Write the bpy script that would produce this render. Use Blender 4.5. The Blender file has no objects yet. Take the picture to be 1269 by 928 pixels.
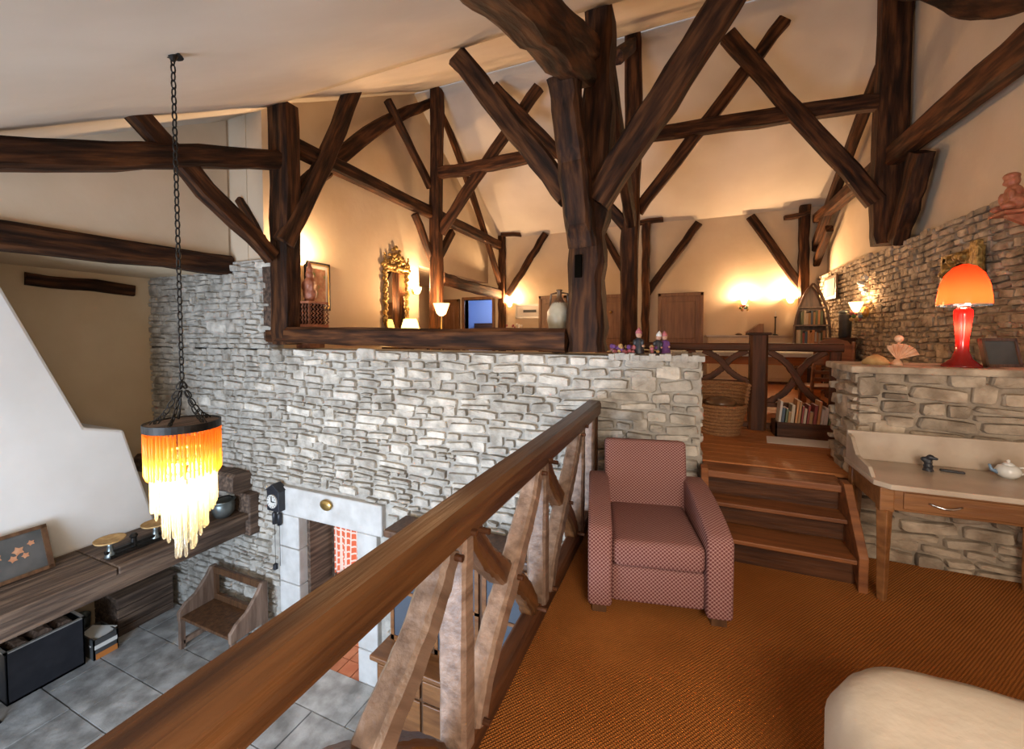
import bpy, bmesh, math, random
from mathutils import Vector, Matrix, noise
random.seed(7)
SC = bpy.context.scene
COL = SC.collection
# ---------------------------------------------------------------- camera
W, H, FPX = 1269., 928., 510.
TH = math.atan((850 - 634.5) / FPX)
PIT = math.radians(2.0)
PY = 413 + FPX * math.tan(PIT)
EYE = Vector((0, 0, 4.1))
s_, c_ = math.sin, math.cos
FW = Vector((-s_(TH) * c_(PIT), c_(TH) * c_(PIT), -s_(PIT)))
RT = Vector((c_(TH), s_(TH), 0))
UP = Vector((-s_(TH) * s_(PIT), c_(TH) * s_(PIT), c_(PIT)))
cd = bpy.data.cameras.new('camera')
cam = bpy.data.objects.new('camera', cd)
COL.objects.link(cam)
cam.location = EYE
cam.rotation_euler = (math.pi / 2 - PIT, 0, TH)
cd.sensor_width = 36.0
cd.sensor_fit = 'HORIZONTAL'
cd.lens = FPX / W * 36.0
cd.shift_y = -(H / 2 - PY) / W
cd.clip_start = 0.02
SC.camera = cam
# ---------------------------------------------------------------- world, daylight, exposure
wd = bpy.data.worlds.new('world')
SC.world = wd
wd.use_nodes = True
bg = wd.node_tree.nodes['Background']
bg.inputs[0].default_value = (0.62, 0.74, 1.0, 1)
bg.inputs[1].default_value = 1.0
SC.view_settings.view_transform = 'Standard'
SC.view_settings.look = 'None'
SC.view_settings.gamma = 1.0
SC.view_settings.use_curve_mapping = False
SC.view_settings.exposure = 0.97


def area(name, loc, rot, sx, sy, power, col):
    l = bpy.data.lights.new(name, 'AREA')
    l.shape = 'RECTANGLE'
    l.size, l.size_y, l.energy, l.color = sx, sy, power, col
    o = bpy.data.objects.new(name, l)
    COL.objects.link(o)
    o.location = loc
    o.rotation_euler = rot
    return o


HP = math.pi / 2
# daylight in the hall's tall window and in the low window behind the camera (both in the near wall)
area('hall_window_daylight', (-3.3, -2.12, 2.0), (HP, 0, 0), 3.2, 2.0, 235, (0.60, 0.77, 1.0))
area('loft_window_daylight', (1.6, -2.12, 3.12), (HP, 0, 0), 1.5, 0.75, 28, (1.0, 0.93, 0.85))
# added fill lights under the near ceiling slope; it has no roof windows
SLOPE = 0.573
RA = math.atan(SLOPE)
for sx_, nm in ((-3.4, 'hall_rooflight_daylight'), (0.9, 'loft_rooflight_daylight')):
    area(nm, (sx_, -0.75, 4.85 + SLOPE * -0.75 - 0.03), (RA, 0, 0), 1.1, 0.9, 26 if sx_ < 0 else 68, (1.0, 0.88, 0.74))


def point(name, loc, power, col, r=0.05):
    l = bpy.data.lights.new(name, 'POINT')
    l.energy, l.color, l.shadow_soft_size = power, col, r
    o = bpy.data.objects.new(name, l)
    COL.objects.link(o)
    o.location = loc
    return o


def ray(x, y):
    return FW + RT * ((x - 634.5) / FPX) - UP * ((y - PY) / FPX)


def P(x, y, ax, val):
    i = 'XYZ'.index(ax)
    r = ray(x, y)
    return EYE + r * ((val - EYE[i]) / r[i])


def proj(p):
    d = Vector(p) - EYE
    z = d.dot(FW)
    if z < 0.05:
        return None
    return 634.5 + FPX * d.dot(RT) / z, PY - FPX * d.dot(UP) / z


# ---------------------------------------------------------------- materials
MATS = {}


def pm(name, c1, c2=None, scale=5, stretch=(1, 1, 1), rough=.7, bump=0., bscale=None, metal=0., detail=4,
       world=False, rnd=0., lo=.35, hi=.65, spec=.5, c3=None):
    m = bpy.data.materials.new(name)
    m.use_nodes = True
    nt = m.node_tree
    N = nt.nodes
    b = N['Principled BSDF']
    b.inputs['Roughness'].default_value = rough
    b.inputs['Metallic'].default_value = metal
    b.inputs['Specular IOR Level'].default_value = spec
    b.inputs['Base Color'].default_value = (*c1, 1)
    MATS[name] = m
    if c2 is None and not bump:
        return m
    if world:
        g = N.new('ShaderNodeNewGeometry').outputs['Position']
    else:
        g = N.new('ShaderNodeTexCoord').outputs['Object']
    mp = N.new('ShaderNodeMapping')
    mp.inputs['Scale'].default_value = stretch
    nt.links.new(g, mp.inputs[0])
    nz = N.new('ShaderNodeTexNoise')
    nz.inputs['Scale'].default_value = scale
    nz.inputs['Detail'].default_value = detail
    nt.links.new(mp.outputs[0], nz.inputs['Vector'])
    if c2 is not None:
        cr = N.new('ShaderNodeValToRGB')
        cr.color_ramp.elements[0].position = lo
        cr.color_ramp.elements[0].color = (*c1, 1)
        cr.color_ramp.elements[1].position = hi
        cr.color_ramp.elements[1].color = (*c2, 1)
        if c3 is not None:
            e = cr.color_ramp.elements.new((lo + hi) / 2)
            e.color = (*c3, 1)
        nt.links.new(nz.outputs[0], cr.inputs[0])
        out = cr.outputs[0]
        if rnd:
            oi = N.new('ShaderNodeObjectInfo')
            mr = N.new('ShaderNodeMapRange')
            mr.inputs[3].default_value = 1 - rnd
            mr.inputs[4].default_value = 1 + rnd
            nt.links.new(oi.outputs['Random'], mr.inputs[0])
            hs = N.new('ShaderNodeHueSaturation')
            nt.links.new(mr.outputs[0], hs.inputs['Value'])
            nt.links.new(out, hs.inputs['Color'])
            out = hs.outputs[0]
        nt.links.new(out, b.inputs['Base Color'])
    if bump:
        n2 = N.new('ShaderNodeTexNoise')
        n2.inputs['Scale'].default_value = bscale or scale * 3
        n2.inputs['Detail'].default_value = 5
        nt.links.new(mp.outputs[0], n2.inputs['Vector'])
        bp = N.new('ShaderNodeBump')
        bp.inputs['Strength'].default_value = bump
        bp.inputs['Distance'].default_value = .02
        nt.links.new(n2.outputs[0], bp.inputs['Height'])
        nt.links.new(bp.outputs[0], b.inputs['Normal'])
    return m


def emit(name, col, strength, base=None):
    m = bpy.data.materials.new(name)
    m.use_nodes = True
    b = m.node_tree.nodes['Principled BSDF']
    b.inputs['Base Color'].default_value = (*(base or col), 1)
    b.inputs['Emission Color'].default_value = (*col, 1)
    b.inputs['Emission Strength'].default_value = strength
    MATS[name] = m
    return m


def translucent(name, col, clear=0., gloss=.12, rough=.15, grad=None):
    """thin coloured glass: translucent + a little gloss + clear share; grad=(z0,z1,col2) shades along object Z"""
    m = bpy.data.materials.new(name)
    m.use_nodes = True
    nt = m.node_tree
    N = nt.nodes
    N.remove(N['Principled BSDF'])
    out = N['Material Output']
    tr = N.new('ShaderNodeBsdfTranslucent')
    df = N.new('ShaderNodeBsdfDiffuse')
    tp = N.new('ShaderNodeBsdfTransparent')
    gl = N.new('ShaderNodeBsdfGlossy')
    gl.inputs['Roughness'].default_value = rough
    for n in (tr, df, tp):
        n.inputs[0].default_value = (*col, 1)
    if grad:
        tc = N.new('ShaderNodeTexCoord')
        sp = N.new('ShaderNodeSeparateXYZ')
        nt.links.new(tc.outputs['Object'], sp.inputs[0])
        mr = N.new('ShaderNodeMapRange')
        mr.inputs[1].default_value, mr.inputs[2].default_value = grad[0], grad[1]
        nt.links.new(sp.outputs[2], mr.inputs[0])
        mx = N.new('ShaderNodeMix')
        mx.data_type = 'RGBA'
        mx.inputs[6].default_value = (*col, 1)
        mx.inputs[7].default_value = (*grad[2], 1)
        nt.links.new(mr.outputs[0], mx.inputs[0])
        for n in (tr, df, tp):
            nt.links.new(mx.outputs[2], n.inputs[0])
    a = N.new('ShaderNodeMixShader')
    a.inputs[0].default_value = .3
    nt.links.new(tr.outputs[0], a.inputs[1])
    nt.links.new(df.outputs[0], a.inputs[2])
    b = N.new('ShaderNodeMixShader')
    b.inputs[0].default_value = clear
    nt.links.new(a.outputs[0], b.inputs[1])
    nt.links.new(tp.outputs[0], b.inputs[2])
    c = N.new('ShaderNodeMixShader')
    c.inputs[0].default_value = gloss
    nt.links.new(b.outputs[0], c.inputs[1])
    nt.links.new(gl.outputs[0], c.inputs[2])
    nt.links.new(c.outputs[0], out.inputs[0])
    MATS[name] = m
    return m


pm('plaster', (.56, .435, .30), (.62, .50, .365), 1.3, rough=.9, bump=.15, bscale=9, world=True)
pm('plaster_tan', (.58, .43, .27), (.64, .49, .32), 1.5, rough=.9, bump=.2, bscale=8, world=True)
pm('plaster_white', (.58, .545, .50), (.65, .615, .57), 1.2, rough=.85, bump=.2, bscale=5, world=True)
pm('ceiling_plaster', (.53, .455, .37), (.60, .525, .435), 1.0, rough=.9, bump=.25, bscale=3, world=True)
pm('oak_beam', (.014, .0055, .002), (.10, .037, .012), 6, (.35, 3, 3), .7, .6, 10, c3=(.042, .0145, .005), rnd=.25, spec=.2)
pm('oak_grey', (.035, .022, .016), (.14, .085, .055), 6, (3, 3, .4), .6, .8, 12, c3=(.07, .04, .026))
pm('oak_rail', (.045, .017, .006), (.12, .048, .015), 5, (.25, 4, 4), .38, .25, 12, rnd=.1)
pm('oak_pale', (.12, .072, .048), (.23, .15, .105), 5, (4, 4, .4), .5, .25, 12, rnd=.2)
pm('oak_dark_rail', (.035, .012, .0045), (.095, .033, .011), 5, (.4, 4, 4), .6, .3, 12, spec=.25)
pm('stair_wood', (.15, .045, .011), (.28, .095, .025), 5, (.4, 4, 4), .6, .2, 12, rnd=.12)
pm('plank_wood', (.28, .088, .018), (.42, .145, .03), 5, (.3, 5, 5), .62, .15, 12, rnd=.12)
pm('door_wood', (.16, .07, .028), (.25, .12, .05), 5, (4, 4, .4), .45, .2, 12)
pm('mantel_wood', (.045, .026, .016), (.17, .11, .072), 5, (5, .35, 5), .7, .6, 12, c3=(.09, .055, .036))
pm('walnut', (.06, .026, .012), (.13, .06, .026), 5, (4, 4, .4), .4, .2, 12)
pm('desk_wood', (.14, .052, .016), (.24, .10, .032), 5, (.5, 4, 4), .38, .15, 12)
pm('stone', (.32, .285, .235), (.62, .565, .485), 7, rough=.9, bump=.7, bscale=22, world=True, rnd=.24, c3=(.48, .435, .37))
pm('stone_warm', (.20, .145, .095), (.44, .345, .245), 7, rough=.9, bump=.7, bscale=22, world=True, rnd=.24, c3=(.32, .245, .17))
pm('mortar', (.33, .30, .26), (.47, .435, .38), 9, rough=.95, bump=.7, bscale=30, world=True)
pm('mortar_warm', (.24, .185, .13), (.37, .29, .21), 9, rough=.95, bump=.7, bscale=30, world=True)
pm('limestone', (.48, .46, .43), (.60, .58, .55), 5, rough=.85, bump=.35, bscale=18, world=True)
pm('slab_stone', (.22, .21, .195), (.46, .45, .43), 5, rough=.6, bump=.35, bscale=16, world=True, rnd=.18, c3=(.33, .32, .30))
pm('grout', (.40, .39, .36), (.52, .50, .47), 8, rough=.95, world=True)
pm('terracotta', (.42, .12, .05), (.55, .2, .09), 6, rough=.6, world=True, rnd=.15)
pm('iron', (.012, .011, .01), (.03, .026, .022), 20, rough=.5, metal=.7)
pm('black_paint', (.012, .013, .017), (.02, .02, .025), 10, rough=.45)
pm('black_matt', (.006, .006, .006))
pm('dark_gap', (.004, .003, .002), rough=1, spec=0)  # near-black colour standing in for shade inside holes and gaps
pm('brass', (.55, .34, .10), (.65, .43, .16), 15, rough=.3, metal=.9)
pm('chrome', (.6, .6, .6), rough=.2, metal=1)
pm('pewter', (.14, .16, .15), (.24, .26, .25), 8, rough=.35, metal=.8)
pm('gilt', (.16, .085, .02), (.42, .27, .08), 25, rough=.4, metal=.6, bump=.6, bscale=40)
pm('marble', (.34, .26, .185), (.45, .36, .27), 4, rough=.3, bump=.05, c3=(.40, .31, .23))
pm('bed_cloth', (.46, .38, .29), (.54, .46, .37), 3, rough=.9, bump=.25, bscale=14)
pm('cream_cloth', (.66, .62, .56), rough=.9)
pm('paper', (.75, .72, .66), rough=.8)
pm('vase_glaze', (.40, .33, .22), (.60, .52, .38), 4, rough=.35)
pm('brown_glaze', (.07, .035, .018), (.14, .07, .03), 8, rough=.3)
pm('wicker', (.20, .085, .03), (.42, .20, .075), 60, (1, 1, 3), .6, .8, 60)
pm('carved_wood', (.10, .03, .013), (.26, .09, .038), 14, rough=.45, bump=.5, bscale=25)
pm('red_wood', (.28, .085, .04), (.42, .15, .075), 14, rough=.5, bump=.5, bscale=25)
pm('shell', (.62, .30, .16), (.75, .48, .30), 12, rough=.4)
pm('straw', (.35, .2, .07), (.5, .32, .13), 20, rough=.8)
pm('dusty_pink', (.30, .075, .085), (.42, .14, .15), 12, rough=.9)
pm('purple', (.10, .03, .12), (.16, .06, .19), 12, rough=.9)
pm('leaf', (.06, .12, .03), (.12, .2, .06), 12, rough=.7)
pm('porcelain', (.62, .60, .55), rough=.2)
pm('blue_glaze', (.16, .24, .34), rough=.2)
pm('skin_paint', (.5, .27, .18), rough=.6)
pm('picture_dark', (.05, .052, .05), (.085, .08, .075), 5, rough=.6)
pm('flower_print', (.42, .17, .08), (.5, .26, .14), 20, rough=.7)
pm('picture_art', (.55, .36, .22), (.16, .22, .07), 9, rough=.7, c3=(.45, .2, .12))
pm('art_grey', (.42, .38, .33), (.58, .54, .48), 9, rough=.7)
pm('mirror_glass', (.75, .72, .66), rough=.03, metal=1)
pm('window_glass', (.75, .8, .82), rough=.05)
pm('blue_wall', (.36, .46, .72), rough=.9)
pm('glass_front', (.07, .085, .11), rough=.15)
pm('silver_frame', (.45, .43, .4), rough=.4, metal=.5)
translucent('red_glass', (.80, .06, .014), .0, .06)
translucent('red_glass_base', (.55, .02, .015), .0, .08)
translucent('amber_glass', (.95, .68, .25), .3, .08, grad=(-.26, -.02, (.85, .36, .06)))
translucent('clear_glass', (.97, .92, .78), .84, .14)
translucent('shade_glass', (.9, .82, .66), .0, .06)
translucent('yellow_shade', (.95, .74, .28), .0, .02)
emit('bulb', (1.0, .80, .45), 45)
emit('warm_bulb', (1.0, .74, .42), 25)
BOOKM = [pm('book_cover', c, rough=.6) for c in
         ((.45, .36, .25), (.25, .05, .04), (.06, .09, .12), (.5, .46, .4), (.32, .18, .07), (.12, .14, .07), (.48, .22, .08))]


def carpet_mat():
    m = pm('carpet', (.36, .115, .022), (.48, .165, .036), 1.3, rough=.95, world=True, spec=.1)
    nt = m.node_tree
    N = nt.nodes
    b = N['Principled BSDF']
    g = N.new('ShaderNodeNewGeometry').outputs['Position']
    mp = N.new('ShaderNodeMapping')
    mp.inputs['Rotation'].default_value = (0, 0, math.radians(38))
    nt.links.new(g, mp.inputs[0])
    w1 = N.new('ShaderNodeTexWave')
    w1.inputs['Scale'].default_value = 26
    w1.inputs['Distortion'].default_value = 1.2
    w1.inputs['Detail'].default_value = 1
    nt.links.new(mp.outputs[0], w1.inputs[0])
    w2 = N.new('ShaderNodeTexWave')
    w2.bands_direction = 'Y'
    w2.inputs['Scale'].default_value = 30
    w2.inputs['Distortion'].default_value = 1.5
    nt.links.new(mp.outputs[0], w2.inputs[0])
    mu = N.new('ShaderNodeMath')
    mu.operation = 'MULTIPLY'
    nt.links.new(w1.outputs['Fac'], mu.inputs[0])
    nt.links.new(w2.outputs['Fac'], mu.inputs[1])
    old = b.inputs['Base Color'].links[0].from_socket
    mx = N.new('ShaderNodeMix')
    mx.data_type = 'RGBA'
    mx.blend_type = 'MULTIPLY'
    mx.inputs[0].default_value = 1
    mr = N.new('ShaderNodeMapRange')
    mr.inputs[3].default_value = .55
    mr.inputs[4].default_value = 1.35
    nt.links.new(mu.outputs[0], mr.inputs[0])
    nt.links.new(old, mx.inputs[6])
    nt.links.new(mr.outputs[0], mx.inputs[7])
    nt.links.new(mx.outputs[2], b.inputs['Base Color'])
    bp = N.new('ShaderNodeBump')
    bp.inputs['Strength'].default_value = .8
    bp.inputs['Distance'].default_value = .01
    nt.links.new(mu.outputs[0], bp.inputs['Height'])
    nt.links.new(bp.outputs[0], b.inputs['Normal'])


carpet_mat()


def uphol_mat():
    m = pm('upholstery', (.2, .06, .05), rough=.85, spec=.15)
    nt = m.node_tree
    N = nt.nodes
    b = N['Principled BSDF']
    tc = N.new('ShaderNodeTexCoord')
    sp = N.new('ShaderNodeSeparateXYZ')
    nt.links.new(tc.outputs['Object'], sp.inputs[0])

    def mth(op, a, bb=None):
        n = N.new('ShaderNodeMath')
        n.operation = op
        for i, v in enumerate((a, bb)):
            if v is None:
                continue
            if isinstance(v, (int, float)):
                n.inputs[i].default_value = v
            else:
                nt.links.new(v, n.inputs[i])
        return n.outputs[0]
    yz = mth('ADD', sp.outputs[1], sp.outputs[2])
    k = 2 * math.pi / .022
    a = mth('COSINE', mth('MULTIPLY', mth('ADD', sp.outputs[0], mth('MULTIPLY', sp.outputs[1], .0)), k))
    c = mth('COSINE', mth('MULTIPLY', yz, k))
    v = mth('ADD', a, c)                       # diamonds
    f = mth('GREATER_THAN', mth('ABSOLUTE', v), .55)
    mx = N.new('ShaderNodeMix')
    mx.data_type = 'RGBA'
    nt.links.new(f, mx.inputs[0])
    mx.inputs[6].default_value = (.33, .19, .165, 1)
    mx.inputs[7].default_value = (.13, .042, .036, 1)
    nt.links.new(mx.outputs[2], b.inputs['Base Color'])
    return m


uphol_mat()


def check_cloth():
    m = pm('check_cloth', (.75, .2, .1), rough=.9)
    nt = m.node_tree
    N = nt.nodes
    b = N['Principled BSDF']
    tc = N.new('ShaderNodeTexCoord')
    sp = N.new('ShaderNodeSeparateXYZ')
    nt.links.new(tc.outputs['Object'], sp.inputs[0])
    fs = []
    for i in (0, 2):
        mu = N.new('ShaderNodeMath')
        mu.operation = 'MULTIPLY'
        mu.inputs[1].default_value = 70
        nt.links.new(sp.outputs[i], mu.inputs[0])
        si = N.new('ShaderNodeMath')
        si.operation = 'SINE'
        nt.links.new(mu.outputs[0], si.inputs[0])
        gt = N.new('ShaderNodeMath')
        gt.operation = 'GREATER_THAN'
        gt.inputs[1].default_value = .72
        nt.links.new(si.outputs[0], gt.inputs[0])
        fs.append(gt.outputs[0])
    mx0 = N.new('ShaderNodeMath')
    mx0.operation = 'MAXIMUM'
    nt.links.new(fs[0], mx0.inputs[0])
    nt.links.new(fs[1], mx0.inputs[1])
    mx = N.new('ShaderNodeMix')
    mx.data_type = 'RGBA'
    nt.links.new(mx0.outputs[0], mx.inputs[0])
    mx.inputs[6].default_value = (.72, .13, .05, 1)
    mx.inputs[7].default_value = (.85, .62, .5, 1)
    nt.links.new(mx.outputs[2], b.inputs['Base Color'])


check_cloth()


# ---------------------------------------------------------------- mesh helpers
class MB:
    def __init__(s):
        s.v, s.f = [], []

    def add(s, vs, fs):
        o = len(s.v)
        s.v += [Vector(v) for v in vs]
        s.f += [tuple(i + o for i in f) for f in fs]
        return s

    def box(s, x0, x1, y0, y1, z0, z1, M=None):
        vs = [Vector((x, y, z)) for x in (x0, x1) for y in (y0, y1) for z in (z0, z1)]
        if M:
            vs = [M @ v for v in vs]
        return s.add(vs, [(0, 1, 3, 2), (4, 6, 7, 5), (0, 4, 5, 1), (2, 3, 7, 6), (0, 2, 6, 4), (1, 5, 7, 3)])

    def prism(s, poly, ax, a0, a1):
        """extrude polygon (2D) along axis ax between a0 and a1; poly coords are the other two axes in order"""
        n = len(poly)

        def mk(p, a):
            return {'X': (a, p[0], p[1]), 'Y': (p[0], a, p[1]), 'Z': (p[0], p[1], a)}[ax]
        vs = [mk(p, a0) for p in poly] + [mk(p, a1) for p in poly]
        fs = [tuple(range(n))[::-1], tuple(range(n, 2 * n))] + [(i, (i + 1) % n, n + (i + 1) % n, n + i) for i in range(n)]
        return s.add(vs, fs)

    def lathe(s, prof, n=16, c=(0, 0, 0), sx=1, sy=1, cap=True, rip=None):
        vs, fs = [], []
        for r, z in prof:
            for i in range(n):
                a = 2 * math.pi * i / n
                k = 1 + (rip * math.cos(a * rip_n(n)) if rip else 0)
                vs.append((c[0] + r * k * sx * c_(a), c[1] + r * k * sy * s_(a), c[2] + z))
        m = len(prof)
        for j in range(m - 1):
            for i in range(n):
                fs.append((j * n + i, j * n + (i + 1) % n, (j + 1) * n + (i + 1) % n, (j + 1) * n + i))
        if cap:
            fs.append(tuple(range(n))[::-1])
            fs.append(tuple((m - 1) * n + i for i in range(n)))
        return s.add(vs, fs)

    def tube(s, pts, r, n=8, closed=False):
        pts = [Vector(p) for p in pts]
        k = len(pts)
        rs = r if isinstance(r, (list, tuple)) else [r] * k
        vs, fs = [], []
        prev = None
        for i, p in enumerate(pts):
            if closed:
                t = pts[(i + 1) % k] - pts[i - 1]
            else:
                t = pts[min(i + 1, k - 1)] - pts[max(i - 1, 0)]
            t.normalize()
            if prev is None:
                a = Vector((0, 0, 1)) if abs(t.z) < .9 else Vector((1, 0, 0))
                u = t.cross(a).normalized()
            else:
                u = (prev - t * prev.dot(t)).normalized()
            prev = u
            w = t.cross(u)
            for j in range(n):
                a = 2 * math.pi * j / n
                vs.append(p + u * (rs[i] * c_(a)) + w * (rs[i] * s_(a)))
        for i in range(k if closed else k - 1):
            for j in range(n):
                i2 = (i + 1) % k
                fs.append((i * n + j, i * n + (j + 1) % n, i2 * n + (j + 1) % n, i2 * n + j))
        if not closed:
            fs.append(tuple(range(n))[::-1])
            fs.append(tuple((k - 1) * n + j for j in range(n)))
        return s.add(vs, fs)

    def ball(s, c, r, n=10, m=6, sx=1, sy=1, sz=1):
        prof = [(max(r * s_(math.pi * i / m), 1e-4), -r * c_(math.pi * i / m) * sz) for i in range(m + 1)]
        return s.lathe(prof, n, c, sx, sy)

    def build(s, name, mat, parent=None, bevel=0., seg=2, smooth=False, origin=None, remesh=0., sub=0):
        if origin is None and parent is None and s.v:
            xs = [v.x for v in s.v]
            ys = [v.y for v in s.v]
            origin = ((min(xs) + max(xs)) / 2, (min(ys) + max(ys)) / 2, min(v.z for v in s.v))
        o = Vector(origin or (0, 0, 0))
        me = bpy.data.meshes.new(name)
        me.from_pydata([tuple(v - o) for v in s.v], [], s.f)
        me.materials.append(MATS[mat] if isinstance(mat, str) else mat)
        bm = bmesh.new()
        bm.from_mesh(me)
        bmesh.ops.recalc_face_normals(bm, faces=bm.faces)
        bm.to_mesh(me)
        bm.free()
        ob = bpy.data.objects.new(name, me)
        COL.objects.link(ob)
        ob.location = o
        if parent:
            ob.parent = parent
        if smooth:
            for p in me.polygons:
                p.use_smooth = True
        if bevel:
            b = ob.modifiers.new('bevel', 'BEVEL')
            b.width = bevel
            b.segments = seg
            b.limit_method = 'ANGLE'
            b.angle_limit = math.radians(35)
            if seg > 2:
                for p in me.polygons:
                    p.use_smooth = True
        if remesh:
            r = ob.modifiers.new('remesh', 'REMESH')
            r.mode = 'VOXEL'
            r.voxel_size = remesh
            r.use_smooth_shade = True
        if sub:
            q = ob.modifiers.new('sub', 'SUBSURF')
            q.levels = q.render_levels = sub
        return ob


def rip_n(n):
    return n / 2


def tag(o, label=None, cat=None, group=None, kind=None):
    if label:
        o['label'] = label
    if cat:
        o['category'] = cat
    if group:
        o['group'] = group
    if kind:
        o['kind'] = kind
    return o


def empty(name, loc, label=None, cat=None, group=None, rz=0., kind=None):
    o = bpy.data.objects.new(name, None)
    COL.objects.link(o)
    o.location = loc
    o.rotation_euler = (0, 0, rz)
    o.empty_display_size = .1
    return tag(o, label, cat, group, kind)


def struct(o):
    o['kind'] = 'structure'
    return o


def inst(me, name, parent, loc, scale=(1, 1, 1), rot=(0, 0, 0)):
    o = bpy.data.objects.new(name, me)
    COL.objects.link(o)
    o.parent = parent
    o.location = loc
    o.scale = scale
    o.rotation_euler = rot
    return o


def copy_tree(o, parent=None):
    c = o.copy()
    COL.objects.link(c)
    c.parent = parent
    for ch in o.children:
        copy_tree(ch, c)
    return c


def ceil_z(y):
    return 4.85 + SLOPE * y if y <= 7.05 else 4.85 + SLOPE * 7.05 - .655 * (y - 7.05)


RIDGE = ceil_z(7.05)
XL, XU, XG, XR, XM = -7.6, -5.75, -5.12, 2.5, 3.6     # left wall, upper left wall, gallery left wall, right stone wall, loft right wall
Y0, Y1, Y2, YN = 3.65, 7.05, 10.4, -2.2                  # stone wall, ridge frame, far wall, near wall
ZM, ZG, ZP, ZL = 2.5, 3.05, 3.92, 3.87                   # loft floor, gallery floor, parapet top, ledge

# ================================================================ the setting
# ground floor: slabs with joints
fl = struct(MB().box(XL - .2, XM, YN - .1, 8.6, -.2, -.004).build('floor', 'grout'))
slabs = []
for k in range(3):
    bx = MB().box(-.5, .5, -.5, .5, -.5, .5)
    o = bx.build('tile', 'slab_stone', bevel=0)
    slabs.append(o.data)
    bpy.data.objects.remove(o)
y = 3.62
row = 0
cnt = 0
while y > -1.2:
    h = random.choice((.42, .5, .56))
    x = XL + .02 - random.random() * .4
    while x < -1.0:
        w = random.choice((.42, .55, .68, .8))
        x1 = min(x + w, -.95)
        xa = max(x, XL + .01)
        if x1 - xa > .12:
            cnt += 1
            t = inst(slabs[cnt % 3], 'tile', fl, ((xa + x1) / 2, y - h / 2, -.02 + random.uniform(-.003, .004)) - Vector(fl.location) if False else
                     Vector(((xa + x1) / 2, y - h / 2, -.02 + random.uniform(-.003, .004))) - fl.location,
                     (x1 - xa - .014, h - .014, .05))
        x = x1
        if x >= -.95:
            break
    y -= h
# kitchen tiles beyond the doorway
kf = struct(MB().box(-5.6, -2.2, 4.2, 7.0, -.05, -.012).build('floor', 'grout'))
tl = MB().box(-.5, .5, -.5, .5, -.5, .5).build('tile', 'terracotta')
tlm = tl.data
bpy.data.objects.remove(tl)
for i in range(9):
    for j in range(9):
        px, py_ = -4.95 + i * .205, 3.72 + j * .205
        if py_ < 4.3 and not (-4.45 < px < -3.4):
            continue
        inst(tlm, 'tile', kf, Vector((px, py_, -.012)) - kf.location, (.193, .193, .03))

# loft slab with carpet, gallery floor
loft = struct(MB().box(-.80, XM, YN, Y0, ZM - .2, ZM).build('floor', 'carpet'))
gal = struct(MB().prism([(-7.4, 4.2), (XR + .2, 4.2), (XR + .2, Y2 + .1), (-7.4, Y2 + .1)], 'Z', ZG - .2, ZG - .012).build('floor', 'plank_wood'))
lp = MB().box(-.5, .5, -.5, .5, -.5, .5).build('plank', 'plank_wood')
lpm = lp.data
bpy.data.objects.remove(lp)
yy = 3.70
while yy < 7.0:
    h = random.uniform(.13, .16)
    x0, x1 = (.14, 1.12) if yy < 4.15 else (-1.0, XR - .03)
    inst(lpm, 'plank', gal, Vector(((x0 + x1) / 2, yy + h / 2, ZG - .012)) - gal.location, (x1 - x0, h - .006, .024 + random.uniform(0, .003)))
    yy += h

# plaster walls
wl = struct(MB().box(XL - .2, XL, YN, Y0 + .5, 0, 5.2).build('wall_left', 'plaster_tan'))
up = MB().prism([(.12, 4.93), (Y0 + .05, 4.93), (Y0 + .05, ceil_z(Y0) + .25), (.12, 4.96)], 'X', XU - .3, XU)
struct(up.build('wall_left_upper', 'plaster'))
struct(MB().box(XL, XU - .25, .1, Y0 + .02, 4.94, 5.05).build('ceiling_recess', 'plaster_tan'))
# short plaster wall above the stone wall at the left + gallery left wall with gable
struct(MB().box(XU - .1, XG - .302, Y0 + .09, Y0 + .4, 5.06, 7.2).build('wall_back_left', 'plaster'))
lg = MB().prism([(Y0 + .1, ZG), (7.15, ZG), (7.15, 5.5), (Y2 + .1, 5.5), (Y2 + .1, ceil_z(Y2) + .1), (Y1, RIDGE + .1), (Y0 + .1, ceil_z(Y0) + .15)], 'X', XG - .3, XG)
struct(lg.build('wall_gallery_left', 'plaster'))
struct(MB().box(-7.3, -7.1, 7.0, Y2, ZG, 5.6).box(-7.1, XG - .29, 6.9, 7.13, ZG, 5.6).build('wall_recess_left', 'plaster'))
struct(MB().box(-7.3, XG - .29, 7.0, Y2 + .1, 5.48, 5.6).build('ceiling_alcove', 'plaster'))
# far wall with the doorway to the blue room
fw = MB()
DW0, DW1, DWT = -5.86, -4.98, 5.05
fw.box(-7.3, DW0, Y2, Y2 + .2, ZG, 6.9).box(DW1, XR + .4, Y2, Y2 + .2, ZG, 6.9).box(DW0, DW1, Y2, Y2 + .2, DWT, 6.9)
struct(fw.build('wall_back', 'plaster'))
# right plaster gable above the stone wall
rg = MB().prism([(Y0 - .1, 5.2), (Y2 + .1, 5.2), (Y2 + .1, ceil_z(Y2) + .1), (Y1, RIDGE + .1), (Y0 - .1, ceil_z(Y0) + .1)], 'X', XR + .16, XR + .4)
struct(rg.build('wall_right_gable', 'plaster'))
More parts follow.
